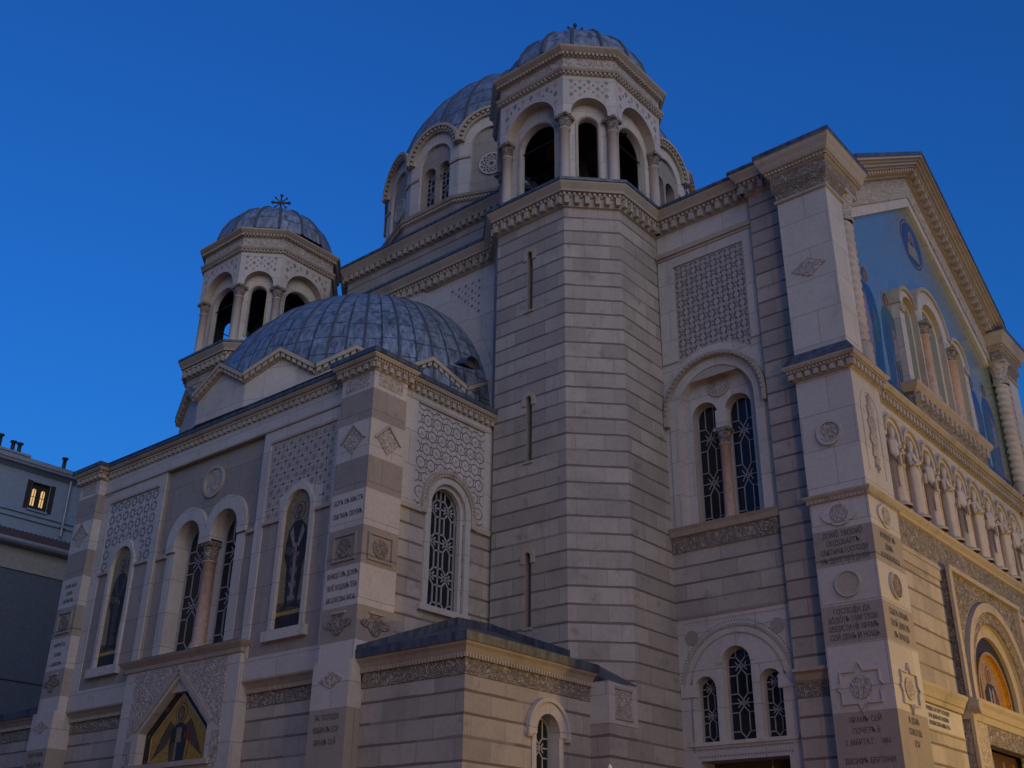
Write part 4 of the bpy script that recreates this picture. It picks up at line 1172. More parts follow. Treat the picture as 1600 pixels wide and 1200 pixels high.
def pier_reliefs(f, c, wd, kind):
    k = wd / .36
    if kind == 'L':
        m = MB(); m.prism(f, [(c - .56, 19.2), (c, 18.86), (c + .56, 19.2), (c, 19.54)], 0, .03, 'carvedw'); m.build('relief_lozenge', pier1)
        m = MB(); m.prism(f, circ(c, 13.68, .38, 24), 0, .08, 'white', holes=[circ(c, 13.68, .31, 24)]); m.flat(f, circ(c, 13.68, .31, 24), .03, 'carvedw'); m.build('relief_medallion', pier1)
    else:
        m = MB(); pts = []
        m.prism(f, archband(c, 14.5, .62, .55, 12.5, 14), 0, .02, 'white')
        m.prism(f, [(c + .30 * (1 if q % 2 else .55) * math.cos(2 * PI * q / 28), 13.8 + 1.25 * (1 if q % 2 else .8) * math.sin(2 * PI * q / 28)) for q in range(28)], 0, .045, 'carvedw'); m.build('relief_panel', pier1)
    m = MB()
    m.prism(f, [(c + k * (.40 + .13 * abs(math.cos(2 * a_)) ** .5 - .12 * (1 - abs(math.cos(a_)))) * math.cos(a_), 11.28 + .34 * math.sin(a_)) for a_ in [2 * PI * q / 40 for q in range(40)]], 0, .05, 'white')
    m.prism(f, circ(c, 11.28, .26 * k, 20), .05, .07, 'carvedw'); m.build('relief_medallion', pier1)
    m = MB(); m.prism(f, circ(c, 9.32, wd, 26), 0, .08, 'white', holes=[circ(c, 9.32, wd * .90, 26)]); m.flat(f, circ(c, 9.32, wd * .90, 26), .04, 'trim' if kind == 'L' else 'carvedb'); m.build('relief_medallion', pier1)
    w = wd * 1.5; h = .42; zc = 6.64
    star = [(c - w, zc - h), (c - .2 * w, zc - h), (c, zc - h - .24), (c + .2 * w, zc - h), (c + w, zc - h), (c + w, zc - .12), (c + w + .12, zc), (c + w, zc + .12), (c + w, zc + h), (c + .2 * w, zc + h), (c, zc + h + .24), (c - .2 * w, zc + h), (c - w, zc + h), (c - w, zc + .12), (c - w - .12, zc), (c - w, zc - .12)]
    sm_ = [(c + (x - c) * .93, zc + (z - zc) * .91) for x, z in star]
    m = MB(); m.prism(f, star, 0, .06, 'white', holes=[sm_]); m.prism(f, circ(c, zc, .29 * k, 20), 0, .03, 'carvedw'); m.build('relief_star', pier1)
pier_reliefs(pf1, c, .36, 'L'); pier_reliefs(pr1, 28.2, .36, 'R')
text(['ДОМŎ ТВОЕМŎ', 'ПОДОБАЕТЪ', 'СВѦТЫНѦ ГОСПОДИ', 'ВЪ ДОЛГОТŎ ДНІЙ'], pf1, c, 10.80, .235, .15, 0, pier1, True, maxw=1.35)
text(['ГОСПОДИ ДА', 'БŎДŎТЪ ОЧИ ТВОИ', 'ѠВЕРСТИ НА ХРАМЪ', 'СЕЙ ДЕНЬ И НОЩЬ'], pf1, c, 8.70, .225, .15, 0, pier1, True, maxw=1.35)
text(['ХРАМЪ СЕЙ', 'ПОЧЕТЪ Е', '2. МАРТА Г.   1861'], pf1, c, 5.92, .27, .145, 0, pier1, True, maxw=1.2)
text(['ІѠСИФЪ БЕРТИНИ', 'ИТАЛІАНСКІИ'], pf1, c, 4.93, .30, .145, 0, pier1, True, maxw=1.3)
text(['И ВНИДŎ ВЪ', 'ДОМЪ', 'И ПОКЛОНЮСѦ'], pr1, 28.2, 10.75, .29, .16, 0, pier1, False, maxw=1.55)
text(['СВѦТЪ ХРАМЪ', 'ТВОЙ ДИВЕНЪ', 'ВЪ ПРАВДѢ'], pr1, 28.2, 8.65, .30, .17, 0, pier1, False, maxw=1.5)
text(['И ДОМЪ', 'СПАСЕНІѦ', 'ЕСИ'], pr1, 28.2, 5.92, .28, .16, 0, pier1, False, maxw=1.3)
pier(43.9, 45.9, True, 'far corner pier of the main front')

# ------------------------------------------------------------------ main front
MY = 10.98; WY = 10.84
mf, wf = RF(MY), RF(WY)
m = MB()
pent = [(29.0, 16.0), (44.1, 16.0), (44.1, 22.1), (CX, 26.75), (29.0, 22.1)]
m.prism(mf, pent, -.5, 0, 'sheen', sides=False)
X0, X1 = 29.2, 43.9
m.prism(wf, rect(X0, X1, 0, 12.2), -.8, 0, 'banded', holes=[[(33.9, 0), (39.2, 0), (39.2, 7.4), (38.9, 8.5), (CX, 9.9), (34.2, 8.5), (33.9, 7.4)]])
m.prism(wf.shift(-.45), rect(X0, X1, 12.2, 15.7), -.3, 0, 'white')
fo = m.build('main_front', church, 'main front with a blue-glinting mosaic gable, statue arcade and golden portal')
# gable surround: moulding, carved frieze, raking cornice
sl = .615
def rake(off_z, d0, d1, th, mm, parent_mb, ext=0.0, dz=0.0):
    zA = 26.33 + off_z; xe = 7.0 + ext
    for s in (-1, 1):
        parent_mb.prism(wf, [(CX, zA), (CX + s * xe, zA - sl * xe), (CX + s * xe, zA - sl * xe + th), (CX, zA + th)], d0, d1, mm)
m = MB(); rake(0, -.25, 0, .42, 'white', m); rake(.42, -.25, .05, .95, 'carvedw', m, ext=.35); rake(1.37, -.3, .18, .08, 'trim', m, ext=.3)
m.build('gable_frieze', fo)
m = MB()
rake(1.45, -.3, .20, .22, 'trim', m, ext=.3); rake(1.67, -.3, .50, .10, 'trim', m, ext=.4); rake(1.77, -.3, .62, .12, 'trim', m, ext=.4); rake(1.89, -.3, .72, .10, 'trim', m, ext=.4); rake(1.99, -.3, .84, .10, 'trim', m, ext=.45); rake(2.09, -.3, .88, .16, 'leadp', m, ext=.5)
for s in (-1, 1):
    for k in range(24):
        x = CX + s * (.16 + k * .30); z = 26.33 + 1.45 - sl * abs(x - CX)
        m.prism(wf, [(x - .085, z - .085 * sl * -s * -1 * 1 + 0), (x + .085, z - .17 * sl * s + .085 * sl * s), (x + .085, z + .2 - .085 * sl * s), (x - .085, z + .2 + .085 * sl * s)], .2, .46, 'trim')
m.build('raking_cornice', fo)
# middle cornice
m = MB(); pth = [(43.9, WY), (29.2, WY)]
m.sweep(pth, [(-.3, 15.62), (.04, 15.64), (.04, 15.86), (.14, 15.88), (.16, 15.98), (.28, 16.0), (.36, 16.1), (.37, 16.16), (.0, 16.42), (-.2, 16.44)], 'trim', mats=['trim'] * 7 + ['leadp'] * 2)
m.dentils(pth, .04, .20, 15.68, 15.86, .15, .27, 'trim'); m.dentils(pth, .14, .22, 15.89, 15.98, .06, .12, 'trim')
m.build('middle_cornice', fo)
# blue foot of the mosaic
m = MB(); m.flat(mf, rect(29.2, 43.9, 16.3, 17.05), .006, 'mdeep')
def figure(f, c, z0, H, robes, m):
    q = .004; w = H * .16
    def P(L): return [(c + x * w * 1.7, z0 + z * H) for x, z in L]
    m.flat(f, P([(-.55, 0), (.6, 0), (.62, .30), (.72, .55), (.55, .74), (.28, .82), (-.25, .82), (-.55, .72), (-.62, .45)]), 2 * q, robes[0])
    m.flat(f, P([(-.4, .02), (-.05, .0), (.05, .42), (-.2, .74), (-.45, .6)]), 3 * q, robes[1])
    m.flat(f, P([(.1, .3), (.5, .36), (.6, .56), (.2, .66)]), 3 * q, robes[2])
    for k in range(3): m.flat(f, P([(-.1 + .2 * k, .03), (-.04 + .2 * k, .03), (.0 + .2 * k, .4), (-.04 + .2 * k, .4)]), 4 * q, robes[2])
    m.flat(f, circ(c, z0 + .90 * H, H * .098, 20), 1 * q, 'mmauve'); m.flat(f, circ(c, z0 + .90 * H, H * .086, 20), 2 * q, 'sheen')
    m.flat(f, circ(c, z0 + .905 * H, H * .058, 14, H * .066), 4 * q, 'mbrown'); m.flat(f, circ(c, z0 + .89 * H, H * .042, 14, H * .054), 5 * q, 'mskin')
    m.flat(f, circ(c + w * .5, z0 + .56 * H, H * .025, 8), 5 * q, 'mskin')
for c_, rb in ((30.95, ('mblue', 'mmauve', 'mteal')), (32.62, ('mteal', 'mblue', 'mmauve')), (41.0, ('mblue', 'mmauve', 'mteal')), (42.6, ('mblue', 'mteal', 'mmauve'))):
    figure(mf, c_, 16.85, 4.15 if abs(c_ - CX) > 5 else 3.9, rb, m)
# medallion in the gable
m.flat(mf, circ(CX, 24.6, 1.05, 36), .004, 'mdeep'); m.flat(mf, circ(CX, 24.6, .98, 36), .008, 'mwhite'); m.flat(mf, circ(CX, 24.6, .92, 36), .012, 'mdeep'); m.flat(mf, circ(CX, 24.6, .80, 36), .016, 'mblue')
m.flat(mf, [(CX - .55, 23.95), (CX + .55, 23.95), (CX + .5, 24.4), (CX + .22, 24.65), (CX - .22, 24.65), (CX - .5, 24.4)], .020, 'mwhite')
m.flat(mf, circ(CX, 24.85, .3, 18), .020, 'mmauve'); m.flat(mf, circ(CX, 24.82, .17, 14, .21), .024, 'mskin')
m.build('mosaic_figures', fo)

# three-light window
tfw = RF(10.74)
SB = [(CX - 2.28, .87, .66), (CX, 1.56, 1.02), (CX + 2.28, .87, .66)]
ZS = 20.45; ZM = 20.75
m = MB()
def hx(x):
    z = ZS
    for c_, r_, zz in ((CX - 2.46, .92, ZS), (CX + 2.46, .92, ZS), (CX, 1.62, ZM)):
        if abs(x - c_) < r_: z = max(z, zz + math.sqrt(r_ * r_ - (x - c_) ** 2))
    return z
out = [(CX - 3.38, 17.1), (CX + 3.38, 17.1)] + [(CX + 3.38 * math.cos(PI * k / 70), hx(CX + 3.38 * math.cos(PI * k / 70))) for k in range(71)]
hol = [arch(c_, ri, 17.4, ZM if k == 1 else ZS, 14) for k, (c_, ro, ri) in enumerate(SB)]
m.prism(tfw, out, -.36, 0, 'white', holes=hol, hole_m='trim')
m.prism(RF(10.95), [(CX - 3.2, 17.2), (CX + 3.2, 17.2)] + [(CX + 3.2 * math.cos(PI * k / 50), hx(CX + 3.2 * math.cos(PI * k / 50)) - .12) for k in range(51)], -.4, 0, 'white', sides=False, holes=[arch(c_, ri * .82, 17.4, ZM if k == 1 else ZS, 14) for k, (c_, ro, ri) in enumerate(SB)], hole_m='trim')
wo2 = m.build('window_surround', fo)
m = MB()
m.prism(tfw, arc(CX, ZM, 1.68, .12, PI - .12, 18) + arc(CX, ZM, 1.54, PI - .14, .14, 18), -.3, .08, 'trim')
for s in (-1, 1): m.prism(tfw, arc(CX + s * 2.48, ZS, .95, .0 if s > 0 else .5, PI - (.5 if s > 0 else .0), 12) + arc(CX + s * 2.48, ZS, .83, PI - (.52 if s > 0 else .0), .0 if s > 0 else .52, 12), -.3, .08, 'trim')
for x_ in (CX - 3.38, CX + 2.98): m.box(tfw, x_, x_ + .40, ZS - .28, ZS - .02, .002, .08, 'carvedw')
m.build('archivolt', fo)
for k, (c_, ro, ri) in enumerate(SB): window(tfw, c_, ri * .80, 17.4, ZM if k == 1 else ZS, -.62, fo, bw=.035, period=1.2)
for s in (-1, 1):
    m = MB(); column(m, CX + s * 1.32, 10.72, 17.35, 20.45, .20, 'pinkcol', cap=.5); m.build('column', fo)
m = MB(); m.sweep([(CX + 3.45, 11.05), (CX + 3.45, 10.70), (CX - 3.45, 10.70), (CX - 3.45, 11.05)], [(0, 16.3), (.02, 16.42), (.06, 16.44), (.06, 16.98), (.16, 17.02), (.28, 17.18), (.30, 17.28), (0, 17.34)], 'trim', mats=['trim', 'trim', 'carved', 'trim', 'trim', 'trim', 'trim'])
m.dentils([(CX + 3.45, 10.70), (CX - 3.45, 10.70)], .06, .20, 16.68, 16.98, .18, .46, 'carvedw'); m.build('window_sill', fo)

# twisted columns beside the piers
def twisted(x, y):
    m = MB(); rws = []
    n = 20
    for k in range(121):
        z = 17.0 + (21.35 - 17.0) * k / 120
        rws.append([(x + (.27 + .04 * math.sin(2 * j_ * 2 * PI / n + k * .75)) * math.cos(2 * PI * j_ / n), y + (.27 + .04 * math.sin(2 * j_ * 2 * PI / n + k * .75)) * math.sin(2 * PI * j_ / n), z) for j_ in range(n)])
    m.grid(rws, 'column', closed=True)
    m.lathe((x, y, 0), [(.36, 15.9), (.36, 16.6), (.32, 16.65), (.36, 16.85), (.29, 17.0)], 18, 'trim')
    m.lathe((x, y, 0), [(.31, 21.35), (.35, 21.38), (.35, 21.46), (.30, 21.5), (.32, 21.9), (.43, 22.28)], 18, 'carvedw'); m.wbox(x - .40, x + .40, y - .40, y + .3, 22.28, 22.42, 'trim')
    return m.build('twisted_column', fo)
twisted(28.84, 10.66); twisted(44.26, 10.66)

# arcade with statues
fr12 = RF(WY)
m = MB()
NA = 9; sp = 1.45; ZA = 14.62
xs = [CX + (k - 4) * sp for k in range(NA)]
ra = .47
out = [(X0, ZA - .35)]
for x_ in xs: out += [(x_ - ra, ZA - .35)] + arc(x_, ZA, ra, PI, 0, 12) + [(x_ + ra, ZA - .35)]
out += [(X1, ZA - .35), (X1, 15.66), (X0, 15.66)]
m.prism(fr12, out, -.45, 0, 'white', hole_m='trim')
for x_ in xs:
    m.prism(fr12, archband(x_, ZA, .70, .60, ZA, 14), 0, .14, 'trim'); m.prism(fr12, archband(x_, ZA, .60, .47, ZA - .1, 14), 0, .07, 'white')
    m.flat(fr12, [(x_ + sp / 2 - .16, 15.2), (x_ + sp / 2, 14.95), (x_ + sp / 2 + .16, 15.2), (x_ + sp / 2, 15.42)], .006, 'mdeep')
ar = m.build('arcade', fo)
m = MB()
m.sweep([(X1, WY), (X0, WY)], [(-.4, 12.24), (.0, 11.0), (.02, 11.02), (.04, 11.1), (.04, 11.96), (.10, 11.98), (.12, 12.06), (.22, 12.16), (.24, 12.24), (-.45, 12.30)], 'trim', mats=['trim', 'trim', 'trim', 'carved'] + ['trim'] * 5)
m.box(wf, X0, X1, 10.92, 11.04, 0, .08, 'trim')
m.build('carved_frieze', fo)
for k in range(NA + 1):
    x_ = CX + (k - 4.5) * sp
    mm = MB(); column(mm, x_, WY + .05, 12.28, ZA - .28, .105, 'pinkcol', n=12, cap=.42, base=.2); mm.build('column', fo)
def statue_mesh(seed, name, parent, x, y, z):
    rnd = random.Random(seed)
    H = 2.55
    prof = [(0, .27, .20), (.05, .28, .21), (.3, .25, .19), (.5, .25, .19), (.62, .27, .19), (.70, .28, .18), (.775, .27, .15), (.81, .20, .12), (.835, .075, .075), (.855, .07, .075), (.875, .085, .095), (.91, .105, .115), (.95, .10, .11), (.98, .07, .08), (1.0, .01, .01)]
    m = MB(); rws = []; n = 26; ph = rnd.random() * 6
    tilt = rnd.uniform(-.05, .05)
    for i, (h, rx, ry) in enumerate(prof):
        amp = .055 if h < .62 else (.02 if h < .8 else 0)
        rws.append([(x + tilt * (h > .8) * .6 + rx * (.86 if h < .83 else 1) * math.cos(2 * PI * j / n) * (1 + amp * math.sin(7 * 2 * PI * j / n + ph + h * 2)), y + ry * math.sin(2 * PI * j / n) * (1 + amp * math.sin(7 * 2 * PI * j / n + ph + h * 2)), z + h * H) for j in range(n)])
    m.grid(rws, 'column', closed=True)
    # arms: one across the chest, one hanging, with a scroll or book
    def limb(pts, r0, r1):
        rw = []
        for i, p in enumerate(pts):
            t = i / (len(pts) - 1); r = r0 + (r1 - r0) * t
            a_ = Vector(pts[max(0, i - 1)]); b_ = Vector(pts[min(len(pts) - 1, i + 1)]); dr_ = (b_ - a_).normalized()
            u = dr_.orthogonal().normalized(); v = dr_.cross(u)
            rw.append([tuple(Vector(p) + u * r * math.cos(k * PI / 4) + v * r * math.sin(k * PI / 4)) for k in range(8)])
        m.grid(rw, 'column', closed=True)
    s = 1 if seed % 2 else -1
    limb([(x + s * .26, y - .02, z + .77 * H), (x + s * .33, y - .10, z + .62 * H), (x + s * .12, y - .24, z + .64 * H), (x - s * .03, y - .26, z + .68 * H)], .085, .045)
    limb([(x - s * .26, y - .02, z + .77 * H), (x - s * .33, y - .06, z + .6 * H), (x - s * .22, y - .22, z + .50 * H)], .085, .05)
    m.wbox(x - s * .25 - .08, x - s * .25 + .08, y - .29, y - .22, z + .44 * H, z + .56 * H, 'trim')
    # mantle fold across the body
    limb([(x + s * .25, y - .12, z + .76 * H), (x, y - .20, z + .62 * H), (x - s * .24, y - .14, z + .46 * H), (x - s * .22, y - .14, z + .2 * H)], .05, .035)
    m.lathe((x, y, z - .1), [(.32, 0), (.32, .08), (.28, .1), (0, .1)], 14, 'trim')
    return m.build(name, parent)
for k, x_ in enumerate(xs): statue_mesh(11 + k, 'statue', fo, x_, WY - .02, 12.42)

# portal
py = 10.62; pf_ = RF(py)
m = MB()
RO, RM = 2.95, 1.42
m.prism(pf_, rect(CX - 3.3, CX + 3.3, 6.95, 11.0), -.35, 0, 'carved', holes=[arch(CX, 2.35, 6.96, 7.5, 22)], hole_m='trim')
for s in (-1, 1): m.prism(pf_, rect(CX + s * 2.65 - .65, CX + s * 2.65 + .65, 0, 6.95), -.35, 0, 'carvedw')
m.prism(pf_, rect(CX - 2.0, CX + 2.0, 5.95, 6.95), -.35, 0, 'carved')
pt_ = m.build('portal', fo)
m = MB()
m.prism(pf_, archband(CX, 7.5, 3.0, 2.72, 7.0, 30), 0, .14, 'trim'); m.prism(pf_, archband(CX, 7.5, 2.72, 2.35, 7.0, 30), 0, .06, 'carved')
m.prism(pf_, archband(CX, 7.5, 2.36, 1.95, 7.0, 28), -.3, -.12, 'trim'); m.prism(pf_, archband(CX, 7.5, 1.95, 1.42, 7.0, 28), -.35, -.24, 'mdark')
m.prism(pf_, archband(CX, 7.5, 1.50, 1.40, 7.0, 28), -.35, -.18, 'gold')
for s in (-1, 1): m.box(pf_, CX + s * 3.3 - .12, CX + s * 3.3 + .12, 0, 11.05, 0, .10, 'trim')
m.box(pf_, CX - 3.4, CX + 3.4, 10.95, 11.1, 0, .12, 'trim')
m.build('arch_mouldings', fo)
m = MB(); fm = RF(10.95)
m.flat(fm, arch(CX, 1.42, 7.0, 7.5, 22), 0.02, 'gold')
m.flat(fm, [(CX - .62, 7.1), (CX + .66, 7.1), (CX + .6, 7.6), (CX + .34, 8.0), (CX - .30, 8.0), (CX - .62, 7.7)], .026, 'mdark'); m.flat(fm, [(CX + .12, 7.1), (CX + .62, 7.1), (CX + .55, 7.6), (CX + .2, 7.9)], .03, 'mred')
for s in (-1, 1): m.flat(fm, [(CX + s * .08, 7.2), (CX + s * .26, 7.2), (CX + s * .2, 7.95), (CX + s * .05, 7.8)], .034, 'mwhite')
m.flat(fm, circ(CX, 8.28, .30, 20), .024, 'mdark'); m.flat(fm, circ(CX, 8.28, .27, 20), .028, 'gold'); m.flat(fm, circ(CX, 8.27, .16, 14, .2), .034, 'mbrown'); m.flat(fm, circ(CX, 8.26, .12, 14, .16), .038, 'mskin')
m.flat(fm, [(CX - .95, 7.3), (CX - .85, 7.3), (CX - .85, 8.3), (CX - .95, 8.3)], .03, 'mbrown')
m.build('portal_mosaic', fo)
m = MB(); m.sweep([(CX + 3.45, 10.62), (CX - 3.45, 10.62)], [(-.3, 6.5), (.04, 6.52), (.10, 6.7), (.14, 6.72), (.20, 6.9), (.28, 7.0), (.30, 7.1), (-.3, 7.14)], 'trim')
m.sweep([(CX - 3.5, 10.80), (X0, 10.80)], [(-.1, 6.62), (.04, 6.64), (.08, 6.76), (.12, 6.78), (.18, 6.92), (.24, 7.02), (.25, 7.1), (-.1, 7.14)], 'trim')
m.sweep([(X1, 10.80), (CX + 3.5, 10.80)], [(-.1, 6.62), (.04, 6.64), (.08, 6.76), (.12, 6.78), (.18, 6.92), (.24, 7.02), (.25, 7.1), (-.1, 7.14)], 'trim')
m.prism(pf_, circ(CX - 3.3, 6.85, .2, 14), 0, .33, 'trim'); m.build('impost_cornice', fo)
m = MB(); fd = RF(11.0)
m.flat(fd, rect(CX - 2, CX + 2, 0, 5.95), -.15, 'wood')
for k in range(4):
    x_ = CX - 1.95 + k * .98
    for j in range(6):
        m.box(fd, x_ + .08, x_ + .86, 4.85 - j * .9, 5.0 - j * .9, -.15, -.06, 'brass'); m.box(fd, x_ + .40, x_ + .54, 4.1 - j * .9, 5.7 - j * .9, -.15, -.08, 'brass')
m.build('portal_door', fo)
m = MB(); m.prism(wf, rect(29.35, 33.0, 5.95, 6.60), 0, .03, 'white'); m.box(wf, 29.3, 33.05, 5.9, 5.95, 0, .04, 'grey'); pq = m.build('inscribed_plaque', fo)
text(['ПРІИДѢТЕ НА ГОРУ ГОСПОДНЮ', 'И ВЪ ДОМЪ БОГА ІАКОВЛѦ', 'И ВОЗВѢСТИТЪ НАМЪ ПУТЬ'], wf, 31.1, 6.55, .19, .11, .03, pq, False, maxw=3.1)
m = MB(); m.prism(wf, rect(29.3, 33.3, 10.6, 10.93), 0, .05, 'trim'); m.build('wall_band', fo)

# nave body and roof behind the front
m = MB()
m.wbox(30.0, 44.5, 11.6, 22.0, 0, 23.6, 'grey')
m.prism(RF(11.3), [(27.9, 24.2), (CX, 28.45), (45.2, 24.2)], -10, 0, 'leadp')
m.build('nave_roof', church)

# ------------------------------------------------------------------ neighbouring house
hs = thing('town_house', (27, 54, 0), 'pale blue town house with a lit attic window and a tiled skirt roof', 'house')
U = RF(55.0); Lw = RF(53.7)
m = MB()
m.prism(U, rect(12, 60, 18.0, 22.3), -8, 0, 'plaster', holes=[rect(24.93, 25.93, 20.15, 21.6)], hole_m='shutter')
m.wbox(12, 60, 55.3, 66, 0, 22.3, 'plasterd')
m.build('attic_wall', hs)
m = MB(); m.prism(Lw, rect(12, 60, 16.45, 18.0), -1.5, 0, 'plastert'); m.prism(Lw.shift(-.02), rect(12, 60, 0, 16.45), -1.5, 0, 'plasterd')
m.box(Lw, 12, 60, 16.40, 16.46, 0, .05, 'plastert'); m.box(Lw, 12, 60, 11.05, 11.28, 0, .06, 'plasterd'); m.build('lower_wall', hs)
m = MB()
m.sweep([(60, 55.0), (12, 55.0)], [(0, 22.05), (.25, 22.2), (.45, 22.25), (.5, 22.35), (.55, 22.4), (.55, 22.62), (.1, 22.75), (-3, 24.0)], 'plaster', mats=['plaster'] * 3 + ['gutter'] * 3 + ['leadp']); m.build('eaves', hs)
m = MB()
for z in (19.48, 19.78): m.box(U, 12, 60, z, z + .09, 0, .10, 'plaster')
m.build('string_course', hs)
m = MB(); rws = []
for k in range(9):
    t_ = k / 8; rws.append([(12 + j * .12, 55.0 - 1.75 * t_, 18.85 - 1.05 * t_ + .035 * math.cos(j * PI / 1.0) - .02 * (k % 2)) for j in range(180)])
m.grid(rws, 'tile', sm=False); m.build('tiled_roof', hs)
m = MB(); m.sweep([(60, 53.25), (12, 53.25)], [(-.5, 17.55), (-.1, 17.58), (.05, 17.62), (.12, 17.72), (.12, 17.86), (0, 17.86)], 'gutter'); m.build('gutter', hs)
m = MB()
for s in (-1, 1): m.box(U, 25.43 + s * .66 - .12, 25.43 + s * .66 + .12, 20.1, 21.66, 0, .06, 'shutter')
m.box(U, 24.68, 26.18, 21.62, 21.72, 0, .05, 'plaster'); m.box(U, 24.85, 26.0, 20.02, 20.12, 0, .10, 'plaster')
w_o = m.build('shutters', hs)
m = MB(); m.flat(U, rect(24.93, 25.93, 20.15, 21.6), -.16, 'shutter')
m.build('window', hs)
for xx in (25.16, 25.66):
    m = MB(); m.prism(U, arch(xx, .10, 20.36, 21.2, 10), -.155, -.14, 'curtain'); m.bar(U, (xx - .15, 20.85), (xx + .15, 20.85), .03, -.14, -.12, 'shutter'); m.bar(U, (xx - .02, 20.3), (xx + .02, 21.35), .035, -.14, -.12, 'shutter'); m.build('window_pane', hs)
m = MB(); m.lathe((26.95, 54.85, 0), [(.07, 19.0), (.07, 22.2)], 10, 'gutter', sm=True); m.box(U, 26.8, 27.1, 19.5, 19.62, 0, .22, 'gutter'); m.build('drainpipe', hs)
def flue(x, y, z0, z1, r=.11):
    m = MB(); m.lathe((x, y, 0), [(r * 1.2, z0), (r * 1.15, z0 + .08), (r, z0 + .1), (r * .92, z1 - .12), (r * 1.6, z1 - .08), (r * 1.6, z1), (0, z1 + .03)], 12, 'iron'); m.build('flue', hs)
m = MB(); m.wbox(22.2, 24.75, 55.8, 56.7, 22.6, 23.15, 'plaster'); m.wbox(22.1, 24.85, 55.7, 56.8, 23.15, 23.28, 'gutter'); m.build('chimney_base', hs); m = MB(); m.wbox(26.4, 27.6, 55.9, 56.7, 22.6, 23.12, 'plaster'); m.build('chimney_base', hs)
for x_, h_ in ((23.2, .85), (23.95, .68), (24.32, .68)): flue(x_, 56.2, 23.28, 23.28 + h_)
flue(27.05, 56.3, 23.1, 23.95)

# ------------------------------------------------------------------ small things
um = thing('folded_parasol', (12.76, 9.0, 0), 'cream folded parasol whose pale tip rises at the bottom edge before the church', 'parasol')
m = MB(); rws = []
for k in range(13):
    t_ = k / 12; z = 1.0 + 2.25 * t_; r = (.24 - .215 * t_)
    rws.append([(12.76 + r * (1 + .22 * math.cos(8 * 2 * PI * j / 32)) * math.cos(2 * PI * j / 32), 9.0 + r * (1 + .22 * math.cos(8 * 2 * PI * j / 32)) * math.sin(2 * PI * j / 32), z) for j in range(32)])
m.grid(rws, 'canvas', closed=True); m.lathe((12.76, 9.0, 0), [(.03, 3.2), (.03, 3.28), (.0, 3.31)], 8, 'canvas'); m.build('canopy', um)
m = MB(); m.lathe((12.76, 9.0, 0), [(.35, 0), (.35, .08), (.05, .1), (.025, .2), (.025, 3.2)], 14, 'iron'); m.build('pole', um)

lt = thing('door_lantern', (28.35, 14.55, 5.1), 'small brass lantern hanging in the dark side doorway', 'lantern')
m = MB(); m.lathe((28.35, 14.55, 0), [(.012, 5.22), (.012, 5.02), (.05, 5.0), (.03, 4.95), (.16, 4.86), (.19, 4.82), (.12, 4.80)], 10, 'brass'); m.build('lantern_cap', lt)
m = MB(); m.lathe((28.35, 14.55, 0), [(.15, 4.8), (.13, 4.45), (.05, 4.38), (0, 4.36)], 8, 'canvas', sm=False); m.build('lantern_glass', lt)

def assumed_street_lamp(x, y, H, power, col, label, r=.25):  # assumed lamps, all out of view, added for warm light from below
    t = thing('assumed_street_lamp', (x, y, 0), label, 'street lamp', 'assumed street lamps out of view around the square')
    m = MB(); m.lathe((x, y, 0), [(.22, 0), (.22, .3), (.14, .45), (.10, .9), (.07, 1.2), (.055, H - .3), (.09, H - .2), (.05, H - .05)], 14, 'iron'); m.build('pole', t)
    m = MB(); m.lathe((x, y, 0), [(.04, H - .1), (.14, H), (.16, H + .03)], 8, 'iron', sm=False); m.lathe((x, y, 0), [(.30, H + .5), (.22, H + .62), (.06, H + .78), (.0, H + .9)], 8, 'iron', sm=False)
    for k in range(4):
        a_ = k * PI / 2; m.wbox(x + .17 * math.cos(a_) - .01, x + .17 * math.cos(a_) + .01, y + .17 * math.sin(a_) - .01, y + .17 * math.sin(a_) + .01, H, H + .52, 'iron')
    m.build('lantern_frame', t)
    m = MB(); m.lathe((x, y, H + .26), [(0, -.1), (.07, -.07), (.1, 0), (.07, .07), (0, .1)], 10, 'bulb'); bo = m.build('bulb', t)
    l = bpy.data.lights.new('assumed_lamp_light', 'POINT'); l.energy = power; l.color = col; l.shadow_soft_size = r
    lo = bpy.data.objects.new('assumed_lamp_light', l); COL.objects.link(lo); lo.location = (x, y, H + .26)
    lo.parent = t; lo.matrix_parent_inverse = Matrix.Translation((x, y, 0)).inverted()
AM = (1.0, .62, .14)
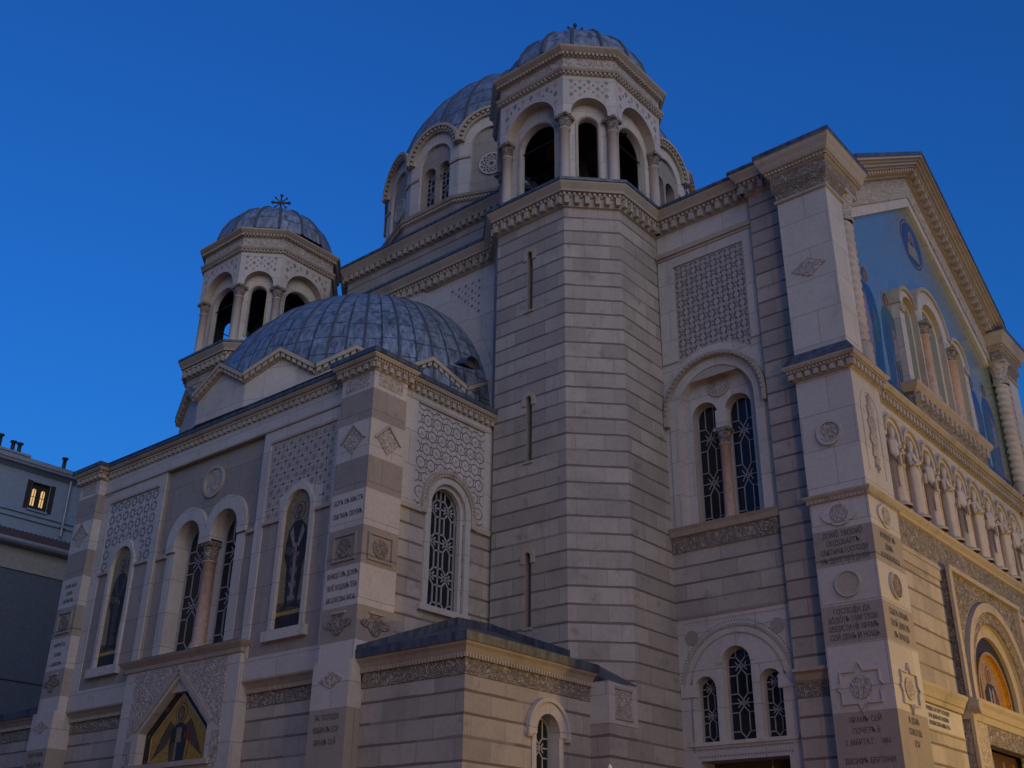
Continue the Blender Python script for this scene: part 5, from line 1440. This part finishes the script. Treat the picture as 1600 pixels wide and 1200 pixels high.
assumed_street_lamp(9.0, -4.0, 5.5, 1650, (1.0, .56, .28), 'assumed tall iron street lamp out of view in front of the church, added to light the near corner')  # unseen, assumed lamp added as the main warm light on the walls
assumed_street_lamp(35.0, -3.0, 4.8, 3500, AM, 'assumed iron street lamp out of view before the main front, added to light it')  # unseen, assumed lamp added for the yellow light low on the front
assumed_street_lamp(5.0, 24.0, 4.6, 170, (1.0, .50, .20), 'assumed iron street lamp out of view facing the apse, added to light it from below')  # unseen, assumed lamp added for weak orange light under the apse cornice

# unseen houses added behind the camera to shade the lower church walls
def shade_house(x0, x1, y0, y1, h, wall, label):
    t = thing('town_house', ((x0 + x1) / 2, (y0 + y1) / 2, 0), label, 'house', 'unseen houses added for shade')
    m = MB(); m.wbox(x0, x1, y0, y1, 0, h, wall); m.build('wall', t)
    m = MB(); m.sweep([(x1, y0), (x0, y0), (x0, y1), (x1, y1)], [(0, h - .5), (.3, h - .3), (.6, h - .1), (.6, h + .1), (-4, h + 2.4)], 'tile', closed=True, mats=['plaster', 'plaster', 'gutter', 'tile']); m.build('roof', t)
    m = MB()
    for fr, a0, a1 in ((RF(y0), x0, x1), (F((x1, 0, 0), (0, 1, 0), (1, 0, 0)), y0, y1), (F((0, y1, 0), (1, 0, 0), (0, 1, 0)), x0, x1)):
        n = int((a1 - a0) / 3.2)
        for k in range(n):
            c = a0 + (a1 - a0) * (k + .5) / n
            for j in range(int(h / 3.6)):
                m.box(fr, c - .5, c + .5, 1.6 + j * 3.6, 3.5 + j * 3.6, .0, .03, 'glass'); m.box(fr, c - .65, c + .65, 3.5 + j * 3.6, 3.68 + j * 3.6, 0, .14, 'plaster')
    m.build('windows', t)
shade_house(-34, -10, 2, 34, 15, 'plastert', 'unseen cream house added behind the camera to shade the lower walls')
shade_house(-34, -10, 36, 80, 16, 'plasterd', 'unseen grey house added farther along the row to shade the lower walls')
shade_house(-20, 24, -46, -24, 21, 'plaster', 'unseen pale house added across the square to shade the church')
shade_house(26, 75, -46, -26, 20, 'plastert', 'unseen cream house added opposite the main front to shade it')
